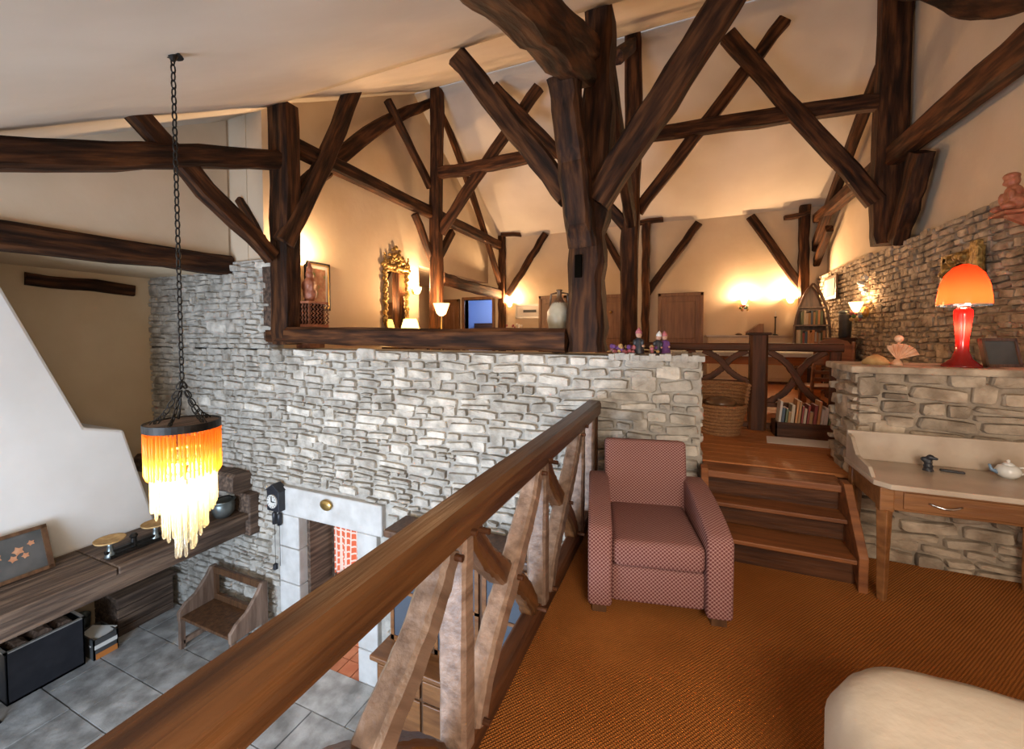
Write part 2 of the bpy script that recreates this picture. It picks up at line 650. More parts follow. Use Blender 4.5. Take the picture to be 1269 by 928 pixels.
# loft right wall, near wall with two windows (behind the camera)
rw = MB().prism([(YN, 0), (Y0 + .1, 0), (Y0 + .1, ceil_z(Y0) + .1), (YN, ceil_z(YN) + .1)], 'X', XM, XM + .2)
struct(rw.build('wall_right', 'plaster'))
struct(MB().box(XR + .16, XM + .1, Y0, Y0 + .2, ZL, ceil_z(Y0) + .1).build('wall_loft_end', 'plaster'))
nw = MB()
zt = ceil_z(YN) + .1
nw.box(XL, -4.9, YN - .25, YN, 0, zt).box(-4.9, -1.7, YN - .25, YN, 0, 1.0).box(-4.9, -1.7, YN - .25, YN, 3.0, zt)
nw.box(-1.7, .85, YN - .25, YN, 0, zt).box(.85, 2.35, YN - .25, YN, 0, 2.74).box(.85, 2.35, YN - .25, YN, 3.5, zt).box(2.35, XM + .2, YN - .25, YN, 0, zt)
struct(nw.build('wall_near', 'plaster'))
for n, (a, b, z0, z1, nx) in enumerate(((-4.9, -1.7, 1.0, 3.0, 4), (.85, 2.35, 2.74, 3.5, 2))):
    wn = struct(MB().box(a, b, YN - .17, YN - .165, z0, z1).build('window_%d' % (n + 1), 'window_glass'))
    for k in range(nx + 1):
        xx = a + (b - a) * k / nx
        fr = MB().box(xx - .03, xx + .03, YN - .2, YN - .13, z0, z1).build('window_frame', 'plaster_white', wn, origin=wn.location)
        fr.location = (0, 0, 0)
# ceiling: two slopes, gently uneven


def slope_sheet(name, ya, yb, x0, x1, dz=0.):
    mb = MB()
    nx, ny = 44, max(10, int((yb - ya) / .2))
    for j in range(ny + 1):
        for i in range(nx + 1):
            x = x0 + (x1 - x0) * i / nx
            yv = ya + (yb - ya) * j / ny
            z = ceil_z(yv) + dz + .035 * noise.noise(Vector((x * .5, yv * .9, 3.1))) + .012 * noise.noise(Vector((x * 1.7, yv * 2.2, 1.)))
            mb.v.append(Vector((x, yv, z)))
    for j in range(ny):
        for i in range(nx):
            a = j * (nx + 1) + i
            mb.f.append((a, a + 1, a + nx + 2, a + nx + 1))
    o = mb.build(name, 'ceiling_plaster', smooth=True)
    so = o.modifiers.new('solid', 'SOLIDIFY')
    so.thickness = .15
    so.offset = -1
    # keep the thickness above the visible face
    so.offset = 1 if o.data.polygons[0].normal.z > 0 else -1
    return struct(o)


slope_sheet('ceiling', YN - .1, Y0 + .03, XU - .35, XM + .2, -.02)
slope_sheet('ceiling', Y0 + .0, Y1, XU - .35, XM + .2, .05)
slope_sheet('ceiling', Y1, Y2 + .25, XG - .4, XM + .2, .02)
# ---------------------------------------------------------------- stone walls
STONES = []
for k in range(14):
    rr = random.Random(100 + k)
    n = 10
    ang = [2 * math.pi * (i + rr.uniform(-.22, .22)) / n for i in range(n)]
    ring = []
    for a in ang:
        e = .3
        x = math.copysign(abs(c_(a)) ** e, c_(a)) * .5
        z = math.copysign(abs(s_(a)) ** e, s_(a)) * .5
        ring.append((x * rr.uniform(.90, 1.0), z * rr.uniform(.80, 1.0)))
    mb = MB()
    vs = [(x, 0, z) for x, z in ring] + [(x * .98, -.62, z * .97) for x, z in ring]
    vs += [(x * .94 + rr.uniform(-.015, .015), -1 + rr.uniform(-.16, .16), z * .86 + rr.uniform(-.03, .03)) for x, z in ring]
    vs.append((rr.uniform(-.15, .15), -1.08, rr.uniform(-.1, .1)))
    fs = []
    for r_ in range(2):
        for i in range(n):
            fs.append((r_ * n + i, r_ * n + (i + 1) % n, (r_ + 1) * n + (i + 1) % n, (r_ + 1) * n + i))
    for i in range(n):
        fs.append((2 * n + i, 2 * n + (i + 1) % n, 3 * n))
    mb.add(vs, fs)
    STONES.append(mb)


def stone_face(parent, matn, to_world, a0, a1, z0, z1, hole=None, hh=(.05, .115), ww=(.1, .36), top=None, rz=0., cap=300, depth=(.028, .05), seed=1):
    """lay irregular courses; a = along the wall, to_world(a, z) = a point on the wall face; rz turns the stones' -Y front"""
    rr = random.Random(seed)
    out = []
    z = z0
    while z < z1 - .02:
        h = rr.uniform(*hh)
        a = a0 - rr.uniform(0, .2)
        while a < a1:
            w = rr.uniform(*ww) * (1.25 if h > .11 else 1)
            wav = .035 * noise.noise(Vector((a * .9, z * 1.3, seed)))
            x0, x1 = max(a, a0), min(a + w, a1)
            a += w
            if x1 - x0 < .05:
                continue
            ac = (x0 + x1) / 2
            pieces = [(z + h / 2, h)]
            if h > .1 and rr.random() < .22:
                s1 = rr.uniform(.4, .6)
                pieces = [(z + h * s1 / 2, h * s1), (z + h * s1 + h * (1 - s1) / 2, h * (1 - s1))]
            if len(pieces) == 1 and rr.random() < .09:
                pieces = [(z + h * .75, h * 1.6)]
            for zc, hc in pieces:
                zc += wav + rr.uniform(-.008, .008)
                if top and zc + hc * .5 > top(ac) + .01:
                    if zc > top(ac) - .02:
                        continue
                if zc - hc / 2 < z0 - .05:
                    continue
                if hole and hole(x0 - .01, x1 + .01, zc - hc / 2, zc + hc / 2):
                    continue
                out.append((ac, zc, (x1 - x0) - rr.uniform(.006, .018), hc - rr.uniform(.005, .014), rr.uniform(*depth), rr.randrange(14),
                            rr.uniform(-.10, .10), rr.random() < .5))
        z += h
    mats = []
    for st in out:
        p = to_world(st[0], st[1])
        q = proj(p)
        vis = 0
        if q and -10 < q[0] < 1275 and -10 < q[1] < 935:
            d = (p - EYE).length
            vis = st[2] * st[3] / (d * d)
        mats.append((vis, st, p))
    mats.sort(key=lambda t: -t[0])
    rest = MB()
    for i, (vis, st, p) in enumerate(mats):
        M = Matrix.Translation(p) @ Matrix.Rotation(rz, 4, 'Z') @ Matrix.Rotation(st[6], 4, 'Y') @ Matrix.Diagonal((st[2] * (-1 if False else 1), st[4], st[3], 1))
        if i < cap and vis > 0:
            src = STONES[st[5]]
            key = (matn, st[5])
            if key not in STONE_ME:
                o = MB().add(src.v, src.f).build('stone', matn, origin=(0, 0, 0))
                STONE_ME[key] = o.data
                bpy.data.objects.remove(o)
            inst(STONE_ME[key], 'stone', parent, p - parent.location, (st[2], st[4], st[3]), (0, st[6], rz))
        else:
            src = STONES[st[5]]
            rest.add([M @ v for v in src.v], src.f)
    if rest.v:
        o = rest.build('rubble_stones', matn, origin=parent.location)
        o.parent = parent
        o.location = (0, 0, 0)
        o['kind'] = 'stuff'


STONE_ME = {}
DX0, DX1, DZT = -4.43, -3.49, 1.80       # doorway in the stone wall
TW = .55
BACK = Y0 + TW
core = MB()
fy = Y0 + .04
core.box(XL, DX0 - .012, fy, BACK, 0, 3.90).box(DX1 + .012, .12, fy, BACK, 0, ZP - .02).box(DX0 - .012, DX1 + .012, fy, BACK, DZT + .02, 3.90).box(XL, -4.98, fy, BACK - .3, 3.88, 5.06)
sw = struct(core.build('wall_stone_center', 'mortar'))


def hole1(x0, x1, z0, z1):
    if x1 > DX0 - .02 and x0 < DX1 + .02 and z0 < DZT + .01:
        return True
    if x1 > -4.78 and x0 < -3.12 and z1 > DZT - .01 and z0 < DZT + .36:
        return True           # lintel
    if x1 > -4.78 and x0 < DX0 and z0 < DZT:
        return True           # left jamb blocks
    if x1 > DX1 and x0 < -3.2 and z0 < DZT:
        return True           # right jamb blocks
    return False


stone_face(sw, 'stone', lambda a, z: Vector((a, fy, z)), XL, .12, 0.0, 5.05, hole1, top=lambda a: 5.04 if a < -5.0 else 3.90, cap=300, seed=3)
# dressed limestone round the doorway
lt = MB().box(-4.78, -3.12, Y0 - .03, fy + .05, DZT, DZT + .36).build('lintel', 'limestone', sw, bevel=.015, origin=sw.location)
lt.location = (0, 0, 0)
for (xa, xb, hs) in ((-4.78, DX0, (.5, .42, .46, .42)), (DX1, -3.2, (.42, .5, .4, .48))):
    z = 0
    for h in hs:
        j = MB().box(xa, xb, Y0 - .025, BACK - .02, z + .006, z + h - .006).build('jamb_block', 'limestone', sw, bevel=.012, origin=sw.location)
        j.location = (0, 0, 0)
        z += h
# right-hand end of the parapet: stones on its end face and its cap
stone_face(sw, 'stone', lambda a, z: Vector((.09, a, z)), Y0 + .03, BACK, ZM, ZP, rz=HP, cap=0, seed=21)
capm = MB()
for i in range(18):
    xa = -.62 + i * .042
    capm.box(xa, xa + .05, Y0 - .02 + random.uniform(-.01, .01), BACK, ZP - .05, ZP + random.uniform(-.01, .012))
cp = capm.build('wall_cap', 'mortar', sw, origin=sw.location)
cp.location = (0, 0, 0)

# right block with ledge (behind the washstand), jamb to the stair, and the long right wall
rb = struct(MB().box(1.16, XM, fy, 4.2, 0, ZL - .03).box(XR + .04, XR + .5, 4.1, Y2 + .1, ZG - .2, 5.27).build('wall_stone_right', 'mortar_warm'))
stone_face(rb, 'stone_warm', lambda a, z: Vector((a, fy, z)), 1.13, 2.9, ZM, ZL - .05, cap=140, seed=5, hh=(.06, .125), ww=(.12, .34))
stone_face(rb, 'stone_warm', lambda a, z: Vector((1.16, a, z)), Y0 + .02, 4.2, ZM, ZL - .05, rz=-HP, cap=30, seed=6)
stone_face(rb, 'stone_warm', lambda a, z: Vector((XR + .04, a, z)), 3.7, Y2 - .02, ZG, 5.29, rz=-HP, cap=300, seed=8, hh=(.05, .095), ww=(.08, .25))
lg_ = MB().prism([(1.08, Y0 - .05), (2.4, Y0 - .05), (XM, Y0 - .05), (XM, 4.2), (XR + .03, 4.2), (1.08, 4.2)], 'Z', ZL - .05, ZL).build('ledge_slab', 'stone_warm', rb, bevel=.012, origin=rb.location)
lg_.location = (0, 0, 0)

# rooms behind: kitchen beyond the doorway, blue room beyond the gallery
struct(MB().box(-5.7, -5.5, 4.2, 7, 0, 2.8).box(-2.4, -2.2, 4.2, 7, 0, 2.8).box(-5.7, -2.2, 7, 7.2, 0, 2.8).box(-5.7, -2.2, 4.2, 7, 2.7, 2.8).build('wall_kitchen', 'plaster_white'))
struct(MB().box(-7.2, -3.8, 12.9, 13.0, ZG, 5.5).box(-7.3, -7.2, 10.6, 13, ZG, 5.5).box(-3.8, -3.7, 10.6, 13, ZG, 5.5).box(-7.2, -3.8, 10.6, 13, 5.4, 5.5).box(-7.2, -3.8, 10.6, 13, ZG - .1, ZG).build('wall_blue_room', 'blue_wall'))

# doors
DOORN = [0]


def panel_door(x0, x1, ztop, yf=Y2, knob=None):
    DOORN[0] += 1
    d = MB().box(x0 + .06, x1 - .06, yf - .05, yf, ZG, ztop - .06).build('door_%d' % DOORN[0], 'door_wood')
    struct(d)
    L = d.location
    f = MB().box(x0, x0 + .07, yf - .08, yf + .01, ZG, ztop).box(x1 - .07, x1, yf - .08, yf + .01, ZG, ztop).box(x0, x1, yf - .08, yf + .01, ztop - .08, ztop).build('door_frame', 'door_wood', d, bevel=.008, origin=L)
    f.location = (0, 0, 0)
    for (za, zb) in ((ZG + .12, ZG + .8), (ZG + .92, ztop - .2)):
        p = MB().box(x0 + .17, x1 - .17, yf - .065, yf - .04, za, zb).build('door_panel', 'door_wood', d, bevel=.02, origin=L)
        p.location = (0, 0, 0)
    if knob:
        k = MB().ball((knob, yf - .1, 4.62 - .0), .035).build('door_knob', 'brass', d, smooth=True, origin=L)
        k.location = (0, 0, 0)
    return d


panel_door(-.62, .36, 5.04)
panel_door(-2.1, -1.2, 5.06, knob=-1.72)
panel_door(-3.6, -2.85, 5.08)
panel_door(-6.75, -6.02, 5.08)
of = struct(MB().box(DW0 - .08, DW0, Y2 - .05, Y2 + .22, ZG, DWT + .08).box(DW1, DW1 + .08, Y2 - .05, Y2 + .22, ZG, DWT + .08).box(DW0, DW1, Y2 - .05, Y2 + .22, DWT, DWT + .08).build('trim_3', 'door_wood', bevel=.008))
# plank door of the stone doorway, opened inwards
pd = struct(MB().box(DX0 + .02, DX0 + .06, BACK - .1, BACK + .75, .01, DZT - .02).build('door_5', 'mantel_wood'))
for i in range(5):
    b = MB().box(DX0 + .06, DX0 + .085, BACK - .09 + i * .165, BACK + .065 + i * .165, .02, DZT - .03).build('plank', 'mantel_wood', pd, bevel=.005, origin=pd.location)
    b.location = (0, 0, 0)
struct(MB().box(DX0 - .02, DX0 + .05, Y0 + .1, BACK - .1, 0, DZT).box(DX0, DX1, Y0 + .12, BACK - .1, DZT - .02, DZT + .02).build('trim_4', 'mantel_wood'))

# ================================================================ timbers


def timber(name, label, pts, w, dp, nrm, mat='oak_beam', group='old oak roof timbers', rough=1., seed=None, cat='beam'):
    """hewn beam through world points; w = size across the beam in its plane, dp = size along nrm"""
    rr = random.Random(seed if seed is not None else hash(label) % 1000 if False else sum(map(ord, label)))
    pts = [Vector(p) for p in pts]
    n_ = Vector(nrm).normalized()
    ex = (pts[-1] - pts[0])
    L = ex.length
    ex.normalize()
    n_ = (n_ - ex * n_.dot(ex)).normalized()
    ez = ex.cross(n_).normalized()
    if len(pts) > 2:           # catmull through the points
        fine = []
        for i in range(len(pts) - 1):
            p0 = pts[max(i - 1, 0)]
            p1, p2 = pts[i], pts[i + 1]
            p3 = pts[min(i + 2, len(pts) - 1)]
            for k in range(5):
                t = k / 5
                fine.append(.5 * ((2 * p1) + (p2 - p0) * t + (2 * p0 - 5 * p1 + 4 * p2 - p3) * t * t + (3 * p1 - p0 - 3 * p2 + p3) * t ** 3))
        fine.append(pts[-1])
    else:
        k = max(3, int(L / .22))
        fine = [pts[0].lerp(pts[1], i / k) for i in range(k + 1)]
    ws = w if isinstance(w, (list, tuple)) else [w, w]
    mb = MB()
    m = len(fine)
    for i, p in enumerate(fine):
        d = p - pts[0]
        lx, lz = d.dot(ex), d.dot(ez)
        ta = (fine[min(i + 1, m - 1)] - fine[max(i - 1, 0)])
        an = math.atan2(ta.dot(ez), ta.dot(ex))
        t = i / (m - 1)
        kk = t * (len(ws) - 1)
        j = min(int(kk), len(ws) - 2)
        wi = (ws[j] + (ws[j + 1] - ws[j]) * (kk - j)) * (1 + .05 * rough * rr.uniform(-1, 1))
        di = dp * (1 + .05 * rough * rr.uniform(-1, 1))
        lz += .012 * rough * rr.uniform(-1, 1)
        a, b = wi / 2, di / 2
        ch = .16 * min(a, b) * 2
        sec = [(a, b - ch), (a - ch, b), (-a + ch, b), (-a, b - ch), (-a, -b + ch), (-a + ch, -b), (a - ch, -b), (a, -b + ch)]
        for (q, r_) in sec:
            q += .006 * rough * rr.uniform(-1, 1)
            mb.v.append(Vector((lx - q * s_(an), r_ + .006 * rough * rr.uniform(-1, 1), lz + q * c_(an))))
    for i in range(m - 1):
        for j in range(8):
            mb.f.append((i * 8 + j, i * 8 + (j + 1) % 8, (i + 1) * 8 + (j + 1) % 8, (i + 1) * 8 + j))
    mb.f.append(tuple(range(8)))
    mb.f.append(tuple((m - 1) * 8 + j for j in range(8))[::-1])
    o = mb.build(name, mat, origin=(0, 0, 0), smooth=True)
    o.data.set_sharp_from_angle(angle=math.radians(32))
    M = Matrix((ex, n_, ez)).transposed().to_4x4()
    M.translation = pts[0]
    o.matrix_world = M
    tag(o, label, cat, group)
    return o


XV0, XV1, XV2 = -4.72, -.84, 2.46
NX, NY = (1, 0, 0), (0, 1, 0)


def PU(*a, y=Y0):
    return [P(x, yy, 'Y', y) for x, yy in a]


def PV(x0, *a):
    return [P(x, yy, 'X', x0) for x, yy in a]


# posts
timber('timber_post', 'stout dark post rising from the sill at the raised end of the stone wall', [(-4.76, Y0 + .12, 3.96), (-4.74, Y0 + .12, 5.2), (-4.73, Y0 + .12, ceil_z(Y0) + .03)], [.27, .29, .3, .31], .28, NY, cat='post')
timber('timber_post', 'straight post behind the white torch lamp, reaching the ridge', [(-4.62, Y1, ZG), (-4.62, Y1, 6), (-4.58, Y1, RIDGE)], .22, .22, NY, cat='post')
p2 = timber('timber_post', 'massive forked grey oak post on the parapet with a dark mortise hole', [(-.84, Y0 + .16, 3.93), (-.85, Y0 + .16, 4.6), (-.83, Y0 + .16, 5.3), (-.77, Y0 + .17, 6.1), (-.74, Y0 + .18, ceil_z(Y0) + .03)], [.34, .31, .33, .34, .24, .25], .32, NY, mat='oak_beam', cat='post', rough=1.6)
mo = MB().box(-.925, -.865, Y0 - .022, Y0 + .1, 4.60, 4.80).build('mortise', 'dark_gap', origin=(0, 0, 0))  # thin black block paints the shade of the hole; nothing is cut out
mo.parent = p2
mo.matrix_parent_inverse = p2.matrix_world.inverted()
timber('timber_fork', 'thick grey fork limb growing from the massive post up to the heavy rafter', [(-.86, Y0 + .02, 4.88), (-.87, Y0 - .1, 5.25), (-.9, Y0 - .25, 5.75), (-.93, Y0 - .36, 6.16)], [.2, .24, .22, .2], .24, NX, cat='post', rough=1.6)
timber('timber_post', 'round-edged reddish post behind the massive forked post, reaching the ridge', [(-.86, Y1, ZG), (-.87, Y1, 5.6), (-.84, Y1, 7.2), (-.84, Y1, RIDGE)], [.27, .27, .25, .25], .25, NY, cat='post')
timber('timber_post', 'tall double post standing on the right stone wall beside the angled strut', PU((1098, 303), (1101, 200), (1112, -60), y=Y1), [.30, .33, .30], .26, NY, cat='post')
for (x, lab, top) in ((-4.66, 'slim far-wall post beside the glowing sconce and small picture', 6.75), (-.90, 'slim far-wall post behind the reddish ridge post', 6.75), (2.24, 'slim far-wall post beside the brightest wall lamp', 6.75)):
    timber('timber_post', lab, [(x, Y2 - .08, ZG), (x, Y2 - .08, top)], .18, .16, NY, cat='post')
for (a, b, lab) in (((622, 291), (645, 291), 'short plate under the ceiling on the far post by the small picture'), ((793, 276), (822, 272), 'short plate under the ceiling on the middle far-wall post'), ((972, 270), (1003, 264), 'short plate under the ceiling on the far post by the brightest lamp')):
    timber('corbel_plate', lab, PU(a, b, y=Y2 - .1), .09, .16, NY)
# stone-wall frame
timber('roof_brace', 'long straight brace climbing left from the massive forked post to the ceiling', PU((704, 245), (640, 163), (570, 72), y=Y0 + .05), .2, .16, NY)
timber('roof_brace', 'heaviest brace, climbing right from the massive forked post out of sight', PU((738, 250), (822, 125), (912, -16), y=Y0 + .02), .24, .19, NY)
timber('roof_brace', 'short blackened brace squeezed between the corner plaster and the stout post', PU((334, 315), (298, 248), y=Y0 + .08), .1, .1, NY)
# rafters along the rows, parallel to the roof
timber('heavy_rafter', 'huge rough rafter resting on the massive forked post and coming overhead', [(-.86, Y0 + .02, 6.36), (-.84, 2.7, 6.06), (-.84, 1.7, 5.73), (-.84, .85, 5.36)], [.22, .25, .26, .25], .24, NX, rough=1.8)
timber('roof_rafter', 'dark rafter tight under the ceiling above the huge rough rafter', [(-.80, Y0 + .1, 6.62), (-.80, 1.6, 5.66)], .2, .15, NX)
timber('roof_rafter', 'nearly level dark rafter running from the stout post over the hall', [(XV0, Y0 + .05, 6.27), (XV0, 2.5, 5.85), (XV0, 1.36, 5.42), (XV0, .2, 4.97)], [.2, .23, .25], .2, NX)
timber('roof_brace', 'angled brace below the dark hall rafter, from the stout post up to the ceiling', PV(XV0, (338, 318), (255, 235), (164, 133)), .2, .14, NX)
# left row, between the stout post and the torch-lamp post
timber('wall_plate', 'long straight plate running from the stout post past the torch-lamp post to the far wall', [(XV0, Y0 + .1, 6.52), (XV0, 7, 6.5), (XV0, Y2 - .05, 6.5)], .22, .17, NX)
timber('roof_brace', 'pale-edged straight brace from foot of the stout post leaning up to the ceiling', PV(XV0 + .08, (352, 302), (400, 205), (441, 104)), .22, .16, NX)
timber('roof_brace', 'curved brace arching from the stout post to the top of the torch-lamp post', PV(XV0 - .08, (352, 268), (372, 238), (423, 192), (480, 151), (532, 128)), [.2, .22, .22, .2, .16], .14, NX)
timber('roof_brace', 'thin straight brace crossing the curved brace below the ceiling', PV(XV0, (480, 124), (533, 232)), .13, .12, NX)
timber('roof_brace', 'small brace below the long plate on the near side of the torch-lamp post', PV(XV0, (514, 265), (536, 322)), .12, .12, NX)
timber('roof_brace', 'small dark knee on the far side of the torch-lamp post', PV(XV0, (560, 287), (545, 318)), .16, .12, NX)
timber('roof_brace', 'very long thin brace from the torch-lamp post top down to the far wall', PV(XV0, (546, 133), (585, 240), (620, 352)), .14, .12, NX)
timber('low_beam', 'sagging low beam between the torch-lamp post and the far wall above the doorway', PV(XV0, (547, 345), (585, 356), (625, 366)), .24, .18, NX)
# ridge frame, left bay
timber('tie_beam', 'crooked tie beam between the torch-lamp post and the reddish ridge post', PU((545, 215), (610, 204), (680, 189), (772, 173), y=Y1), [.2, .22, .2, .2], .18, NY)
timber('roof_brace', 'brace climbing right from the torch-lamp post to mid ceiling', PU((546, 288), (600, 205), (668, 108), y=Y1 + .05), .2, .14, NY)
timber('roof_brace', 'slim brace falling from mid ceiling behind the forked post', PU((613, 108), (690, 187), (775, 280), y=Y1 - .05), .18, .14, NY)
# ridge frame, right bay
timber('tie_beam', 'long straight tie beam between the reddish ridge post and the double post', PU((790, 170), (940, 148), (1092, 126), y=Y1), [.2, .22, .2], .18, NY)
timber('roof_brace', 'brace falling right across the long tie beam to the double post', PU((902, 44), (990, 143), (1086, 250), y=Y1 - .08), .22, .15, NY)
timber('roof_brace', 'brace rising right from the reddish ridge post across the long tie beam', PU((790, 262), (880, 145), (972, 25), y=Y1 + .08), .18, .14, NY)
# middle row between the forked post and the ridge post
timber('roof_brace', 'orange weathered brace leaning from the forked post to the reddish ridge post', [(XV1 + .06, Y0 + .3, 7.0), (XV1 + .05, 5.2, 6.5), (XV1, 6.95, 5.9)], [.2, .25, .2], .16, NX)
timber('roof_brace', 'short brace under the ridge at the head of the reddish post', [(XV1 - .05, 5.6, 7.7), (XV1 - .02, Y1 - .05, 8.75)], .18, .16, NX)
# right row
timber('wall_plate', 'broad lit beam running along the right gable above the stone wall', [(XV2, 3.9, 6.36), (XV2, 5.2, 6.38), (XV2, Y1, 6.42), (XV2, Y2 - .1, 6.45)], [.32, .3, .26, .2], .18, NX)
timber('roof_brace', 'slanted strut between the broad right beam and the foot of the double post', PV(XV2 + .02, (1142, 188), (1128, 245), (1112, 300)), [.3, .28, .24], .16, NX)
timber('roof_brace', 'arched brace curving high along the right gable', [(XV2, Y1, 8.6), (XV2, 6.2, 8.0), (XV2, 5.4, 7.25), (XV2, 4.6, 6.75), (XV2, 4.0, 6.5)], .26, .15, NX)
timber('roof_brace', 'very long thin brace from the double post top down toward the far corner', PV(XV2, (1096, 75), (1055, 180), (1005, 322)), .18, .14, NX)
timber('roof_brace', 'pale short strut low at the far right corner', PV(XV2 + .02, (1028, 283), (1010, 330)), .16, .12, NX)
# far wall
for (a, b, lab) in (((676, 289), (629, 366), 'far-wall brace above the small silver picture'), ((745, 287), (776, 340), 'far-wall brace half hidden behind the reddish ridge post'),
                    ((866, 276), (801, 364), 'far-wall brace above the closed door leaning to the middle post'), ((930, 268), (994, 358), 'far-wall brace above the flower sconce leaning to the right post')):
    timber('roof_brace', lab, PU(a, b, y=Y2 - .06), .17, .1, NY)
# hall: beam below the upper plaster, lintel in the recess wall
timber('bressummer', 'long dark beam under the upper plaster wall over the fireplace recess', [(XU - .05, Y0 + .06, 5.02), (XU - .05, 1.6, 4.99), (XU - .05, .25, 4.99)], .25, .28, NX)
timber('recess_lintel', 'narrow black lintel set into the tan recess wall', [(XL + .02, 2.38, 4.78), (XL + .02, 3.48, 4.74)], .16, .07, NX)
# sill on the parapet between the stout and the forked post
timber('sill_beam', 'dark timber sill lying on the stone wall between the two posts', [(-4.98, Y0 + .14, 4.07), (-3.2, Y0 + .14, 4.06), (-1.02, Y0 + .14, 4.04)], [.2, .21, .22], .3, NY)
timber('shelf_timber', 'thick dark timber shelf on the stone wall above the mantel end', [(XL, Y0 - .1, 2.14), (-5.35, Y0 - .1, 2.14)], .27, .26, NY, mat='mantel_wood', group=None, cat='shelf')
timber('jamb_timber', 'grey upright board facing the cut end of the raised stone wall', [(-4.94, Y0 + .06, 3.95), (-4.94, Y0 + .06, 4.95)], .12, .2, NX, mat='oak_grey')

# ================================================================ fireplace
hd = struct(MB().prism([(YN, 1.74), (2.93, 1.74), (2.64, 2.97), (2.30, 3.07), (1.73, 4.59), (1.6, 4.93), (.2, 4.93), (YN, 3.6)], 'X', XL, -6.05).build('trim_5', 'plaster_white', bevel=.03))
tag(hd, 'white plastered stepped chimney hood over the timber mantel')
mt = empty('mantel_shelf', (-5.7, .7, 1.5), 'weathered oak mantel shelf along the foot of the white hood', 'shelf')


def part(mb, name, mat, root, **k):
    o = mb.build(name, mat, None, origin=root.location, **k)
    o.parent = root
    o.matrix_parent_inverse = Matrix()
    o.location = (0, 0, 0)
    if root.rotation_euler.z:
        pass
    return o


for i in range(4):
    ya, yb = YN + .02 + i * 1.46, YN + .01 + (i + 1) * 1.46
    part(MB().box(-6.3, -5.74, ya, min(yb, Y0 - .02), 1.66, 1.75), 'board', 'mantel_wood', mt, bevel=.01)
    part(MB().box(-5.73, -5.22, ya, min(yb, Y0 - .02), 1.67, 1.752 + random.uniform(-.004, .004)), 'board', 'mantel_wood', mt, bevel=.012)
part(MB().box(-5.62, -5.28, YN + .02, Y0 - .06, 1.48, 1.665), 'front_beam', 'mantel_wood', mt, bevel=.02)

# balance scale
sc = empty('balance_scale', (-5.52, 2.46, 1.755), 'old balance scale with two tan pans on the mantel', 'scale')
for dy in (-.2, .2):
    part(MB().lathe([(.045, 0), (.05, .02), (.03, .06), (.022, .12), (.035, .17)], 12, (sc.location.x, sc.location.y + dy, 1.755)), 'pillar', 'pewter', sc, smooth=True)
    part(MB().lathe([(.03, .17), (.12, .18), (.13, .20), (.12, .195)], 20, (sc.location.x, sc.location.y + dy, 1.755)), 'pan', 'straw', sc, smooth=True)
part(MB().box(-5.545, -5.495, 2.22, 2.70, 1.80, 1.83).lathe([(.03, 0), (.025, .12), (.04, .14), (.02, .17)], 10, (-5.52, 2.46, 1.755)), 'beam', 'iron', sc)
part(MB().box(-5.58, -5.46, 2.24, 2.68, 1.755, 1.785), 'base', 'iron', sc)
# framed tray leaning on the hood
tr = empty('framed_picture', (-5.82, 1.5, 1.755), 'dark framed flower picture leaning on the white chimney hood', 'picture')
TM = Matrix.Translation((-5.82, 1.5, 1.755)) @ Matrix.Rotation(math.radians(-22), 4, 'Y')


def tpart(mb, n, m, root, M, **k):
    mb.v = [M @ v for v in mb.v]
    return part(mb, n, m, root, **k)


tpart(MB().box(-.01, .0, -.42, .42, .02, .42), 'picture_panel', 'picture_dark', tr, TM)
fm = MB().box(-.02, .02, -.45, .45, 0, .035).box(-.02, .02, -.45, .45, .405, .44).box(-.02, .02, -.45, -.41, 0, .44).box(-.02, .02, .41, .45, 0, .44)
tpart(fm, 'frame', 'walnut', tr, TM)
for (fy_, fz, r_) in ((.03, .2, .05), (.1, .25, .04), (-.05, .16, .045), (.2, .2, .035), (.24, .26, .045), (.28, .2, .03), (.33, .3, .03), (-.2, .22, .05), (-.13, .3, .035)):
    tpart(MB().lathe([(r_, 0), (r_ * .7, .004)], 9, (0, 0, 0)).__class__().add([(.002 + .002 * (i % 2), fy_ + r_ * c_(i * math.pi / 5) * (1 if i % 2 else .6), fz + r_ * s_(i * math.pi / 5) * (1 if i % 2 else .6)) for i in range(10)], [tuple(range(10))]), 'painted_flower', 'flower_print', tr, TM)
# pot and little mortars
pot = empty('metal_pot', (-5.45, 3.36, 1.755), 'grey metal cooking pot at the wall end of the mantel', 'pot')
part(MB().lathe([(.09, 0), (.125, .06), (.13, .16), (.12, .19), (.14, .21), (.13, .205), (.11, .19)], 20, pot.location), 'body', 'pewter', pot, smooth=True)
part(MB().tube([pot.location + Vector((.0, -.12 * c_(a), .19 + .06 * s_(a))) for a in [math.pi * i / 10 for i in range(11)]], .008, 6), 'handle', 'iron', pot)
for (x, yv, lab) in ((-5.42, 3.12, 'tiny brass mortar beside the metal pot'), (-5.46, 2.98, 'tiny brass candle cup under the glowing chandelier')):
    tag(MB().lathe([(.035, 0), (.02, .02), (.02, .05), (.045, .09), (.04, .085)], 14, (x, yv, 1.755)).build('small_mortar', 'brass', smooth=True), lab, 'mortar', 'small brass pieces on the mantel')
cr_ = MB().box(-5.5, -5.2, Y0 - .12, Y0 + .02, 1.45, 2.0).build('mantel_bracket', 'mantel_wood', bevel=.02)
tag(cr_, 'rough wooden bracket block holding the mantel against the stone wall', 'bracket')

